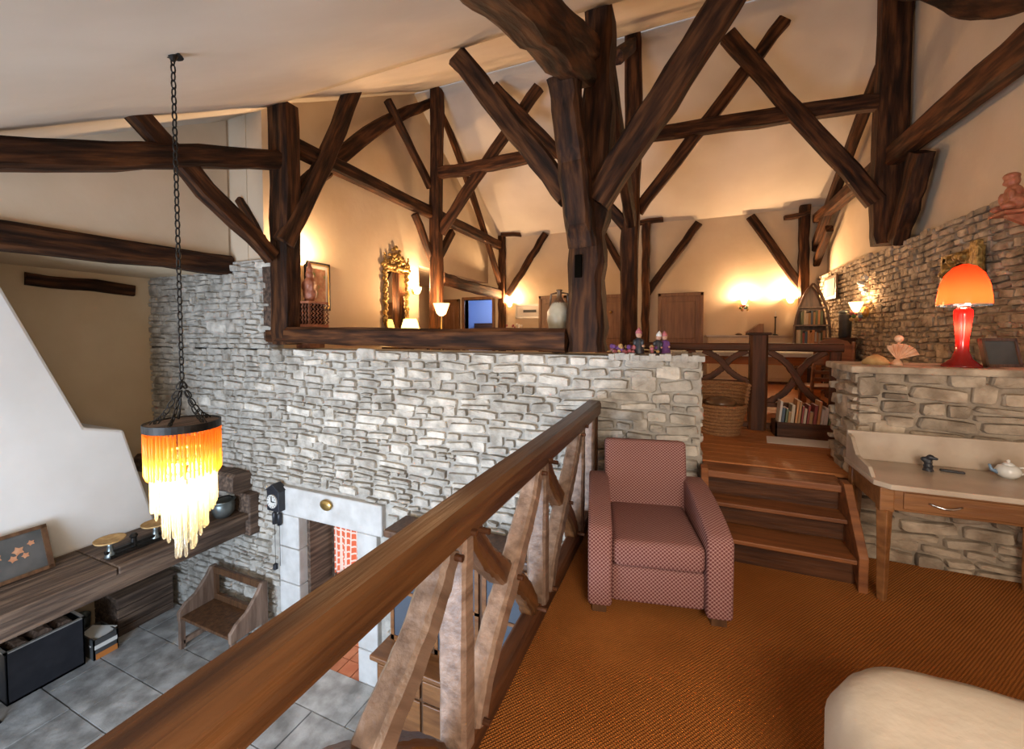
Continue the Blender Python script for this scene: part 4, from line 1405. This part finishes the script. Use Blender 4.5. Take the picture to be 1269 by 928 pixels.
# ================================================================ gallery things (left)
pc = empty('framed_print', (XG, 4.58, 4.42), 'framed print in a black and gold frame on the gallery wall', 'picture')
ya, yb, za, zb_ = 4.36, 4.80, 4.45, 5.16
part(MB().box(XG, XG + .03, ya, yb, za, zb_).box(XG, XG + .04, ya, ya + .03, za, zb_).box(XG, XG + .04, yb - .03, yb, za, zb_).box(XG, XG + .04, ya, yb, za, za + .03).box(XG, XG + .04, ya, yb, zb_ - .03, zb_), 'frame', 'black_paint', pc)
part(MB().box(XG + .03, XG + .034, ya + .04, yb - .04, za + .04, zb_ - .04), 'mount', 'paper', pc)
part(MB().box(XG + .034, XG + .037, ya + .09, yb - .09, za + .1, zb_ - .1), 'print', 'picture_art', pc)
part(MB().box(XG + .03, XG + .045, ya + .03, ya + .045, za + .03, zb_ - .03).box(XG + .03, XG + .045, yb - .045, yb - .03, za + .03, zb_ - .03).box(XG + .03, XG + .045, ya + .03, yb - .03, za + .03, za + .045).box(XG + .03, XG + .045, ya + .03, yb - .03, zb_ - .045, zb_ - .03), 'gold_slip', 'brass', pc)
# gilt mirror
mi = empty('gilt_mirror', (XG, 6.38, 4.0), 'ornate gilt mirror with carved crest on the gallery wall', 'mirror')
ya, yb, za, zb_ = 6.02, 6.76, 4.0, 5.35
part(MB().box(XG, XG + .03, ya + .08, yb - .08, za, zb_ - .05), 'backing', 'gilt', mi)
part(MB().box(XG + .03, XG + .035, ya + .1, yb - .1, za + .08, zb_ - .1), 'mirror_glass', 'mirror_glass', mi)
sc_ = MB()
rr = random.Random(5)
for k in range(34):
    t = k / 33
    for yy_ in (ya + .05, yb - .05):
        sc_.ball((XG + .04, yy_ + rr.uniform(-.03, .03), za + t * (zb_ - za)), rr.uniform(.03, .05), 7, 5)
for k in range(18):
    t = k / 17
    sc_.ball((XG + .04, ya + t * (yb - ya), zb_ - .02 + rr.uniform(-.02, .03)), rr.uniform(.035, .055), 7, 5)
    sc_.ball((XG + .04, ya + t * (yb - ya), za + .02), rr.uniform(.03, .05), 7, 5)
part(sc_, 'carved_frame', 'gilt', mi, smooth=True)
cs = MB()
for k in range(44):
    t = rr.uniform(-1, 1)
    cs.ball((XG + .05, 6.39 + t * .3, zb_ + .05 + rr.uniform(0, 1) * .36 * (1 - abs(t)) ** .7), rr.uniform(.025, .05), 7, 5)
for yy_ in (ya + .03, yb - .03):
    for k in range(5):
        cs.ball((XG + .05, yy_ + rr.uniform(-.02, .02), zb_ + .03 + k * .045), .04 - k * .005, 7, 5)
part(cs, 'carved_crest', 'gilt', mi, smooth=True)
# carved figure on lattice stand by the stout post
lt_ = empty('lattice_stand', (-4.62, 4.02, 3.9), 'carved lattice pedestal beside the stout post', 'stand')
part(MB().box(-4.78, -4.46, 3.86, 4.18, 4.18, 4.22), 'base', 'red_wood', lt_, bevel=.005)
lat = MB()
for k in range(5):
    z_ = 4.22 + k * .055
    for j in range(6):
        xx = -4.77 + j * .055
        lat.tube([(xx, 3.88, z_), (xx + .03, 3.87, z_ + .03), (xx, 3.88, z_ + .06)], .012, 5)
        yy_ = 3.88 + j * .055
        lat.tube([(-4.48, yy_, z_), (-4.47, yy_ + .03, z_ + .03), (-4.48, yy_, z_ + .06)], .012, 5)
part(lat, 'lattice', 'carved_wood', lt_)
part(MB().box(-4.73, -4.51, 3.92, 4.14, 4.2, 4.5), 'core', 'dark_gap', lt_)  # solid block, its black stands in for the shade behind the lattice
part(MB().box(-4.78, -4.46, 3.86, 4.18, 4.49, 4.52), 'top', 'red_wood', lt_, bevel=.005)
part(MB().box(-4.74, -4.5, 3.9, 4.14, 3.905, 4.18), 'plinth', 'carved_wood', lt_)
fg = MB()
fg.ball((0, 0, .10), .10, sx=1, sy=.8, sz=1.2).ball((0, 0, .22), .085, sz=1.2).ball((0, 0, .34), .055).ball((0, -.03, .36), .03).ball((.07, -.03, .2), .035, sz=2).ball((-.07, -.03, .2), .035, sz=2).ball((0, 0, .41), .045, sz=1.3).ball((0, 0, .48), .025, sz=1.6)
o = fg.build('carved_figure', 'red_wood', origin=(0, 0, 0), remesh=.012)
o.location = (-4.62, 4.02, 4.53)
tag(o, 'carved reddish wooden figure standing on the lattice pedestal', 'figure')
# torch floor lamp, yellow table lamp
tl_ = empty('torch_lamp', (-4.3, 6.72, ZG), 'white glass bowl torch lamp standing before the ridge post', 'lamp')
L = tl_.location
part(MB().lathe([(.13, 0), (.12, .02), (.02, .04)], 18, L), 'base', 'brass', tl_, smooth=True)
part(MB().tube([L + Vector((0, 0, .03)), L + Vector((0, 0, 1.4))], .014, 8), 'pole', 'brass', tl_)
part(MB().lathe([(.03, 1.38), (.09, 1.43), (.12, 1.52), (.155, 1.62), (.15, 1.62), (.11, 1.52), (.08, 1.44)], 20, L, cap=False), 'bowl', 'shade_glass', tl_, smooth=True)
part(MB().ball(L + Vector((0, 0, 1.52)), .03), 'bulb', 'warm_bulb', tl_, smooth=True)
point('torch_light', L + Vector((0, 0, 1.66)), 60, (1.0, .62, .32), .06)
cb = empty('console_table', (-4.85, 6.4, ZG), 'narrow console table under the gilt mirror', 'table')
part(MB().box(-5.08, -4.62, 5.95, 6.85, ZG + .76, ZG + .8), 'top', 'walnut', cb, bevel=.006)
for (x, yy_) in ((-5.05, 5.99), (-4.66, 5.99), (-5.05, 6.81), (-4.66, 6.81)):
    part(MB().box(x - .025, x + .025, yy_ - .025, yy_ + .025, ZG, ZG + .76), 'leg', 'walnut', cb)
yl = empty('yellow_lamp', (-4.8, 6.42, ZG + .8), 'small table lamp with a glowing yellow shade below the gilt mirror', 'lamp')
L = yl.location
part(MB().lathe([(.07, 0), (.06, .02), (.03, .06), (.05, .12), (.03, .2), (.012, .24)], 16, L), 'base', 'brown_glaze', yl, smooth=True)
part(MB().lathe([(.19, .27), (.12, .52)], 24, L, cap=False), 'shade', 'yellow_shade', yl, smooth=True)
part(MB().ball(L + Vector((0, 0, .36)), .03), 'bulb', 'warm_bulb', yl, smooth=True)
point('yellow_lamp_light', L + Vector((0, 0, .38)), 14, (1.0, .72, .38), .04)
# amphora beside the forked post
am = empty('amphora', (-1.28, 4.35, 0), 'tall pale amphora vase with dark neck beside the forked post', 'vase')
am.location = (-1.19, 4.05, ZP - .02)
L = am.location
part(MB().lathe([(.04, .02), (.05, .06), (.095, .2), (.125, .34), (.12, .42), (.085, .49), (.05, .53)], 22, L), 'body', 'vase_glaze', am, smooth=True)
part(MB().lathe([(.088, .485), (.05, .532), (.028, .56), (.025, .62), (.036, .64), (.02, .645)], 18, L), 'neck', 'brown_glaze', am, smooth=True)
for sgn in (-1, 1):
    part(MB().tube([L + Vector((sgn * .027, 0, .61)), L + Vector((sgn * .085, 0, .6)), L + Vector((sgn * .10, 0, .47))], .01, 7), 'handle', 'brown_glaze', am, smooth=True)
part(MB().lathe([(.08, 0), (.08, .02), (.045, .03)], 16, L), 'foot', 'brown_glaze', am)
# small pictures and flowers far wall
sp_ = empty('silver_picture', (-3.9, Y2 - .02, 4.5), 'small wide silver framed picture below the far-wall lamp', 'picture')
part(MB().box(-4.26, -3.55, Y2 - .03, Y2, 4.52, 4.86).box(-4.28, -3.53, Y2 - .045, Y2, 4.50, 4.54).box(-4.28, -3.53, Y2 - .045, Y2, 4.84, 4.88).box(-4.28, -4.24, Y2 - .045, Y2, 4.5, 4.88).box(-3.57, -3.53, Y2 - .045, Y2, 4.5, 4.88), 'frame', 'silver_frame', sp_)
part(MB().box(-4.22, -3.59, Y2 - .035, Y2 - .03, 4.56, 4.82), 'mount', 'paper', sp_)
part(MB().box(-4.05, -3.68, Y2 - .038, Y2 - .034, 4.66, 4.73), 'drawing', 'picture_dark', sp_)
st_ = empty('plant_stand', (-4.0, 9.6, ZG), 'small round wooden plant stand near the far wall', 'stand')
part(MB().lathe([(.2, 1.0), (.2, 1.03)], 20, st_.location), 'top', 'walnut', st_)
part(MB().lathe([(.03, .03), (.025, 1.0)], 10, st_.location), 'column', 'walnut', st_)
part(MB().lathe([(.16, 0), (.14, .03), (.03, .05)], 16, st_.location), 'base', 'walnut', st_)
fb = empty('flower_bowl', (-4.0, 9.6, ZG + 1.03), 'bowl of white flowers on the small plant stand', 'flowers')
L = fb.location
part(MB().lathe([(.07, 0), (.12, .05), (.13, .08), (.1, .05)], 16, L), 'bowl', 'porcelain', fb, smooth=True)
for k in range(16):
    a, r_ = rr.uniform(0, 6.28), rr.uniform(.02, .22)
    part(MB().ball(L + Vector((r_ * c_(a), r_ * s_(a), .1 + rr.uniform(0, .16))), .03, 7, 4), 'blossom', 'paper' if k % 3 else 'dusty_pink', fb, smooth=True)
lv = MB()
for k in range(12):
    a, r_ = rr.uniform(0, 6.28), rr.uniform(.05, .2)
    lv.tube([L + Vector((0, 0, .06)), L + Vector((r_ * c_(a), r_ * s_(a), .12))], .006, 5)
part(lv, 'stems', 'leaf', fb)
# cupboard in the blue room
bc = empty('dark_cupboard', (-5.2, 12.2, ZG), 'small dark cupboard with bottles in the blue room', 'cupboard')
part(MB().box(-5.55, -4.95, 12.0, 12.4, ZG, 4.72), 'body', 'oak_dark_rail', bc)
part(MB().box(-5.6, -4.9, 11.96, 12.42, 4.72, 4.76), 'top', 'oak_dark_rail', bc)
for k in range(3):
    tag(MB().lathe([(.03, 0), (.035, .12), (.015, .17), (.015, .2)], 8, (-5.45 + k * .16, 12.1, 4.76)).build('bottle', ('dusty_pink', 'porcelain', 'purple')[k], smooth=True), ('pink', 'white', 'purple')[k] + ' bottle on the cupboard in the blue room', 'bottle', 'bottles in the blue room')
bt = empty('white_bed', (-5.9, 12.3, ZG), 'low white bed with dark headboard in the blue room', 'bed')
part(MB().box(-6.8, -5.65, 11.6, 12.8, ZG + .3, 4.25), 'mattress', 'cream_cloth', bt, bevel=.05, seg=4)
part(MB().box(-6.8, -5.65, 12.7, 12.85, ZG, 4.45), 'headboard', 'oak_dark_rail', bt)
point('blue_room_light', (-5.6, 11.6, 5.2), 28, (.62, .76, 1.0), .15)
point('kitchen_light', (-3.7, 5.6, 2.4), 45, (.95, .95, 1.0), .2)

# ================================================================ parapet things
fbn = empty('dried_bouquet', (-.43, 3.84, ZP), 'bunch of dried pink and purple flowers lying on the stone parapet', 'flowers')
L = fbn.location
for k in range(40):
    q = L + Vector((rr.uniform(-.2, .24), rr.uniform(-.14, .08), rr.uniform(.01, .07)))
    part(MB().ball(q, rr.uniform(.014, .026), 7, 4), 'flower_head', ('dusty_pink', 'purple', 'straw', 'dusty_pink')[k % 4], fbn)
stm = MB()
for k in range(14):
    yv = rr.uniform(-.08, .05)
    stm.tube([L + Vector((-.24, yv, .015)), L + Vector((.0, yv + .02, .04)), L + Vector((.2, yv * 1.5, .03))], .004, 5)
part(stm, 'stems', 'straw', fbn)


def doll(loc, dress, hat, label, s=1., lean=0.):
    e = empty('puppet_doll', loc, label, 'doll', 'puppet dolls on the parapet')
    L = Vector(loc)
    b = MB()
    b.lathe([(.045, 0), (.04, .04), (.028, .1), (.022, .12)], 12).ball((.03, -.015, .085), .013, 7, 5, sz=2.2).ball((-.03, -.015, .085), .013, 7, 5, sz=2.2)
    b.v = [Matrix.Translation(L) @ Matrix.Rotation(lean, 4, 'Y') @ (v * s) for v in b.v]
    part(b, 'dress', dress, e, remesh=.005)
    h = MB().ball((0, 0, .145), .024).ball((0, -.024, .142), .006)
    for sx2 in (-1, 1):
        h.ball((sx2 * .034, -.028, .06), .009)
    h.v = [Matrix.Translation(L) @ Matrix.Rotation(lean, 4, 'Y') @ (v * s) for v in h.v]
    part(h, 'head', 'skin_paint', e, smooth=True)
    c = MB().lathe([(.027, .155), (.022, .175), (.008, .195), (.001, .205)], 12)
    c.v = [Matrix.Translation(L) @ Matrix.Rotation(lean, 4, 'Y') @ (v * s) for v in c.v]
    part(c, 'hat', hat, e, smooth=True)
    return e


doll((-.385, 3.80, ZP + .0), 'black_paint', 'dusty_pink', 'puppet doll in black coat with reddish hat on the parapet', 1.15)
doll((-.235, 3.84, ZP + .0), 'black_paint', 'porcelain', 'puppet doll in black dress with white cap on the parapet', 1.0, .1)
doll((-.165, 3.86, ZP + .0), 'purple', 'dusty_pink', 'puppet doll in purple dress beside the white-capped one', 1.0, -.05)

# ================================================================ gallery railing, newel
gr = empty('gallery_railing', (.9, 5.1, ZG), 'dark carved railing with crossed curved boards on the gallery', 'railing')
GY = 5.12
lbeam([(.72, GY, ZG), (.72, GY, ZG + 1.03)], .17, .15, NY, 'oak_dark_rail', 'newel_post', gr)
part(MB().box(.61, .83, GY - .1, GY + .1, ZG + 1.03, ZG + 1.06), 'newel_cap', 'oak_dark_rail', gr, bevel=.01)
for (xa, xb) in ((-.62, .64), (.80, 1.46)):
    lbeam([(xa, GY, 3.95), (xb, GY, 3.95)], .085, .09, NY, 'oak_dark_rail', 'handrail', gr)
    lbeam([(xa, GY, 3.56 if xa < 0 else 3.34), (xb, GY, 3.56 if xa < 0 else 3.34)], .05, .06, NY, 'oak_dark_rail', 'lower_rail', gr)
    lbeam([(xa, GY, 3.11), (xb, GY, 3.11)], .06, .06, NY, 'oak_dark_rail', 'lower_rail', gr)
for (xc, hw, z0, z1) in ((.40, .22, 3.58, 3.91), (-.12, .22, 3.58, 3.91), (1.07, .25, 3.36, 3.91)):
    for sgn in (-1, 1):
        n = 8
        pts = []
        for i in range(n + 1):
            t = i / n
            e_ = t ** 1.0
            off = (2 * t - 1)
            pts.append((xc + sgn * hw * (off * .55 + .45 * off ** 3), GY + sgn * .012, z0 + (z1 - z0) * t))
        lbeam(pts, .065, .04, NY, 'oak_dark_rail', 'curved_board', gr)
for xx in (1.40,):
    lbeam([(xx, GY, 3.12), (xx, GY, 3.92)], .09, .05, NY, 'oak_dark_rail', 'baluster', gr)
# wicker basket, book crate, white rug, chair
bk_ = empty('wicker_basket', (.34, 4.78, ZG), 'round wicker basket with cushion against the gallery railing', 'basket')
L = bk_.location
bl = MB()
for j in range(9):
    r_ = .17 + .008 * j
    bl.tube([L + Vector((r_ * c_(a), r_ * s_(a), .03 + j * .035)) for a in [2 * math.pi * i / 20 for i in range(20)]], .02, 6, closed=True)
part(bl, 'woven_side', 'wicker', bk_, smooth=True)
part(MB().lathe([(.01, 0), (.17, 0), (.17, .02), (.01, .02)], 20, L), 'bottom', 'wicker', bk_)
bb2 = MB()
for j in range(6):
    bb2.tube([L + Vector(((.24 + .005 * j) * c_(a), .02 + (.2 + .005 * j) * s_(a), .34 + j * .035)) for a in [math.pi * i / 14 for i in range(15)]], .02, 6)
part(bb2, 'woven_back', 'wicker', bk_, smooth=True)
tag(MB().ball((.34, 4.77, ZG + .33), .15, 14, 8, sz=.42).build('basket_cushion', 'brown_glaze', smooth=True), 'dark brown cushion lying in the wicker basket', 'cushion')
crt = empty('book_crate', (1.13, 4.93, ZG), 'low dark wooden crate holding a row of books', 'crate')
part(MB().box(.84, 1.44, 4.82, 5.05, .0 + ZG, ZG + .02).box(.84, 1.44, 4.82, 4.84, ZG, ZG + .16).box(.84, 1.44, 5.03, 5.05, ZG, ZG + .16).box(.84, .86, 4.82, 5.05, ZG, ZG + .16).box(1.42, 1.44, 4.82, 5.05, ZG, ZG + .16), 'body', 'oak_dark_rail', crt, bevel=.004)
x = .87
k = 0
nm = ('tan', 'dark red', 'navy', 'grey', 'brown', 'olive', 'orange')
bme = {}
while x < 1.385:
    w = rr.uniform(.016, .032)
    h = rr.uniform(.24, .37)
    i = rr.randrange(7)
    ang = .09
    b = MB().box(-w / 2, w / 2, -.08, .08, 0, h)
    o = b.build('book', BOOKM[i], origin=(0, 0, 0), bevel=.002)
    o.location = (x, 4.93, ZG + .021)
    o.rotation_euler = (0, ang, 0)
    pg_ = MB().box(-w / 2 + .003, w / 2 - .003, -.076, .082, .004, h + .0015).build('pages', 'paper', None, origin=(0, 0, 0))
    pg_.parent = o
    tag(o, nm[i] + ' covered book standing in the dark crate of books', 'book', 'books in the dark crate')
    x += w + .005
    k += 1
rg_ = MB()
a_, b_, c2_, d_ = P(928, 543, 'Z', ZG), P(1042, 543, 'Z', ZG), P(1038, 526, 'Z', ZG), P(950, 524, 'Z', ZG)
rg_ = MB().prism([(.72, 4.50), (1.30, 4.50), (1.40, 4.80), (.76, 4.80)], 'Z', ZG + .002, ZG + .016)
tag(rg_.build('pale_mat', 'cream_cloth', bevel=.004), 'pale grey mat on the gallery boards before the books', 'mat')


def wooden_chair(loc, rz, label):
    e = empty('wooden_chair', loc, label, 'chair', rz=rz)

    def q(mb, n, m='stair_wood', **k):
        o = mb.build(n, m, None, origin=(0, 0, 0), **k)
        o.parent = e
        return o
    q(MB().prism([(-.21, -.2), (.21, -.2), (.19, .2), (-.19, .2)], 'Z', .43, .46), 'seat', bevel=.008)
    for x in (-.18, .18):
        q(MB().tube([(x, -.17, 0), (x, -.17, .43)], .018, 8), 'leg')
        q(MB().tube([(x, .18, 0), (x, .18, .45), (x * .95, .24, .96)], .019, 8), 'leg')
    q(MB().prism([(-.19, .70), (.19, .70), (.19, .88), (.12, .97), (0, 1.0), (-.12, .97), (-.19, .88)], 'Y', .21, .235), 'backrest', bevel=.006)
    for z_ in (.52, .6):
        q(MB().box(-.17, .17, .195, .215, z_, z_ + .04), 'back_slat')
    return e


wooden_chair((1.46, 5.7, ZG), math.pi + .1, 'reddish wooden chair with rounded back behind the railing')
# long table and sideboard
tb = empty('long_table', (.9, 7.2, ZG), 'long pale-edged wooden table behind the gallery railing', 'table')
part(MB().box(-.3, 1.75, 6.7, 7.6, ZG + .72, ZG + .78), 'top', 'cream_cloth', tb, bevel=.01)
part(MB().box(-.2, 1.65, 6.8, 7.5, ZG + .6, ZG + .72), 'apron', 'plank_wood', tb)
for (x, yy_) in ((-.2, 6.8), (1.65, 6.8), (-.2, 7.5), (1.65, 7.5)):
    part(MB().box(x - .045, x + .045, yy_ - .045, yy_ + .045, ZG, ZG + .72), 'leg', 'plank_wood', tb)
sb = empty('sideboard', (1.3, 10.15, ZG), 'pale waist-high sideboard along the far wall', 'sideboard')
part(MB().box(.45, 2.1, 9.95, 10.38, ZG + .05, 4.02), 'body', 'plaster', sb, bevel=.01)
part(MB().box(.40, 2.12, 9.9, 10.38, 4.02, 4.06), 'top', 'marble', sb, bevel=.008)
part(MB().box(.45, 2.1, 9.97, 10.38, ZG, ZG + .05), 'plinth', 'walnut', sb)
for k in range(3):
    part(MB().box(.5 + k * .54, .98 + k * .54, 9.93, 9.955, ZG + .12, 3.95), 'door', 'plaster', sb, bevel=.01)
cs_ = empty('candlestick', (1.72, 10.1, 4.06), 'tall thin dark candlestick on the sideboard', 'candlestick')
part(MB().lathe([(.06, 0), (.05, .015), (.012, .03), (.012, .36), (.03, .38), (.02, .39)], 12, cs_.location), 'stem', 'iron', cs_, smooth=True)
part(MB().lathe([(.012, .39), (.012, .5)], 8, cs_.location), 'candle', 'cream_cloth', cs_)
tag(MB().lathe([(.05, 0), (.07, .02), (.02, .05)], 12, (1.05, 10.1, 4.06)).build('small_dish', 'walnut', smooth=True), 'small dark dish on the sideboard', 'dish')
bxx = MB().prism([(1.2, 4.06), (1.5, 4.06), (1.5, 4.30), (1.42, 4.30), (1.2, 4.13)], 'Y', 10.0, 10.25).build('cigar_box', 'door_wood', bevel=.006)
bxx.name = 'wooden_desk_box'
tag(bxx, 'slant-topped wooden box on the sideboard', 'box')
# boat shelf
bs_ = empty('boat_shelf', (2.08, 8.9, ZG), 'upright boat-shaped bookshelf beside the right stone wall', 'shelf')
L = bs_.location


def hull(t):
    # half width of the boat at height t (0..1)
    return .27 * (max(0., 1 - max(0., (t - .45) / .55) ** 2.2)) ** .8 if t > .45 else .27 * (.8 + .2 * t / .45)


HB = 1.92
for sgn in (-1, 1):
    part(MB().tube([L + Vector((sgn * hull(t), 0, .02 + HB * t)) for t in [i / 20 for i in range(21)]], .022, 6), 'gunwale', 'walnut', bs_, smooth=True)
    part(MB().tube([L + Vector((sgn * hull(t) * .9, .14, .02 + HB * t * .985)) for t in [i / 20 for i in range(21)]], .018, 6), 'hull_rib', 'walnut', bs_, smooth=True)
bkm = MB()
prv = None
for i in range(21):
    t = i / 20
    w = hull(t) * .95
    bkm.v += [L + Vector((-w, .16, .02 + HB * t)), L + Vector((w, .16, .02 + HB * t))]
    if i:
        a = 2 * i
        bkm.f.append((a - 2, a - 1, a + 1, a))
part(bkm, 'back_board', 'walnut', bs_).modifiers.new('solid', 'SOLIDIFY').thickness = .02
for z_ in (.02, .42, .82, 1.18, 1.5):
    w = hull(z_ / HB)
    part(MB().box(L.x - w, L.x + w, L.y - .05, L.y + .15, ZG + z_, ZG + z_ + .025), 'shelf_board', 'oak_pale', bs_)
for z_ in (.82 + .025, 1.18 + .025):
    w = hull((z_ + .25) / HB) - .05
    x = -w
    while x < w - .03:
        bw = rr.uniform(.022, .04)
        i = rr.randrange(7)
        o = MB().box(0, bw, -.05, .08, 0, rr.uniform(.2, .27)).build('book', BOOKM[i], origin=(0, 0, 0))
        o.location = (L.x + x, L.y + .04, ZG + z_)
        tag(o, nm[i] + ' book standing on the boat-shaped shelf', 'book', 'books on the boat-shaped shelf')
        x += bw + .004
sdt = empty('side_cabinet', (2.3, 8.1, ZG), 'narrow dark cabinet with brass pulls against the right stone wall', 'cabinet')
part(MB().box(2.12, 2.42, 7.9, 8.3, ZG + .04, 4.0), 'body', 'oak_dark_rail', sdt, bevel=.01)
part(MB().box(2.1, 2.43, 7.88, 8.32, 4.0, 4.03), 'top', 'oak_dark_rail', sdt, bevel=.006)
part(MB().box(2.13, 2.42, 7.92, 8.28, ZG, ZG + .04), 'plinth', 'oak_dark_rail', sdt)
for z_ in (3.3, 3.62):
    d = part(MB().box(2.14, 2.40, 7.885, 7.9, z_, z_ + .28), 'drawer', 'oak_dark_rail', sdt, bevel=.004)
    for xx in (2.21, 2.33):
        k = MB().ball((xx, 7.87, z_ + .14), .016).build('pull', 'brass', None, origin=sdt.location, smooth=True)
        k.parent = d
        k.location = (0, 0, 0)
cy = empty('black_canister', (2.33, 8.1, 4.03), 'black cylindrical canister with chrome lid on the narrow cabinet', 'canister')
part(MB().lathe([(.07, 0), (.08, .02), (.085, .36), (.085, .4)], 20, cy.location), 'body', 'black_paint', cy, smooth=True)
part(MB().lathe([(.09, .4), (.09, .42), (.03, .44)], 20, cy.location), 'lid', 'pewter', cy)
rp = empty('right_wall_picture', (XR - .03, 9.4, 4.6), 'brown portrait panel on the right stone wall above the boat shelf', 'picture')
part(MB().box(XR - .06, XR - .03, 9.0, 9.7, 4.72, 5.16), 'frame', 'walnut', rp, bevel=.01)
part(MB().box(XR - .068, XR - .058, 9.06, 9.64, 4.78, 5.1), 'print', 'art_grey', rp)
# carved figure on top of the right wall
fg = MB()
fg.ball((0, 0, .09), .09, sx=.9, sy=1.1).ball((0, .02, .2), .075, sz=1.2).ball((0, .05, .33), .065, sz=1.05).ball((0, .06, .385), .07, sz=.6).ball((-.05, .06, .31), .022).ball((-.05, .10, .16), .03, sz=2.2).ball((-.06, -.06, .17), .03, sz=2.).ball((-.08, .1, .05), .04, sx=1.6).ball((-.08, -.06, .05), .04, sx=1.6)
o = fg.build('seated_figure', 'red_wood', origin=(0, 0, 0), remesh=.012)
fb_ = P(1257, 262, 'X', XR - .12)
o.location = (XR - .12, fb_.y, fb_.z)
o.scale = (.75, .75, .75)
tag(o, 'small carved seated wooden figure high on the right stone wall', 'figure')
bkt = empty('wall_bracket', (XR - .1, fb_.y, fb_.z - .15), 'small wooden wall bracket carrying the seated figure', 'bracket')
part(MB().box(XR - .22, XR - .005, fb_.y - .09, fb_.y + .11, fb_.z - .025, fb_.z), 'board', 'red_wood', bkt, bevel=.005)
part(MB().prism([(XR - .005, fb_.z - .14), (XR - .005, fb_.z - .025), (XR - .17, fb_.z - .025), (XR - .15, fb_.z - .05)], 'Y', fb_.y - .01, fb_.y + .03), 'brace', 'red_wood', bkt)

# ================================================================ bed in the foreground
bd_ = empty('bed', (1.4, .55, ZM), 'bed with rumpled cream cover on the orange carpet', 'bed', rz=.0)


def soft(x0, x1, y0, y1, z0, z1, name, mat, amp=.012, r=.14, root=bd_, rc=.30):
    mb = MB()
    nx, ny = 48, 60
    for j in range(ny + 1):
        for i in range(nx + 1):
            u, v = i / nx, j / ny
            x, yv = x0 + (x1 - x0) * u, y0 + (y1 - y0) * v
            e = min(x - x0, x1 - x, yv - y0, y1 - yv)
            for (cx_, cy_, sx_, sy_) in ((x0, y1, 1, -1), (x1, y1, -1, -1), (x0, y0, 1, 1), (x1, y0, -1, 1)):
                a_, b_ = rc - (x - cx_) * sx_, rc - (yv - cy_) * sy_
                if a_ > 0 and b_ > 0:
                    k_ = max(a_, b_) / math.hypot(a_, b_)
                    x, yv = cx_ + sx_ * (rc - a_ * k_), cy_ + sy_ * (rc - b_ * k_)
                    break
            q = max(0, 1 - e / r)
            zz = z1 - (z1 - z0) * 0 - r * .75 * (1 - math.sqrt(max(0, 1 - q * q)))
            zz += amp * noise.noise(Vector((x * 3.2, yv * 3.2, 2))) + amp * .6 * noise.noise(Vector((x * 8, yv * 5, 7)))
            mb.v.append(Vector((x, yv, zz)))
    for j in range(ny):
        for i in range(nx):
            a = j * (nx + 1) + i
            mb.f.append((a, a + 1, a + nx + 2, a + nx + 1))
    # skirts
    per = [i for i in range(nx + 1)] + [j * (nx + 1) + nx for j in range(1, ny + 1)] + [ny * (nx + 1) + i for i in range(nx - 1, -1, -1)] + [j * (nx + 1) for j in range(ny - 1, 0, -1)]
    b0 = len(mb.v)
    for k in per:
        v = mb.v[k]
        mb.v.append(Vector((v.x + .01 * s_(k * .9), v.y + .01 * c_(k * .7), z0)))
    n = len(per)
    for k in range(n):
        mb.f.append((per[k], per[(k + 1) % n], b0 + (k + 1) % n, b0 + k))
    return part(mb, name, mat, root, smooth=True)


soft(.41, 2.3, -1.3, 1.77, ZM + .02, 3.02, 'bedspread', 'bed_cloth', .012, .16)
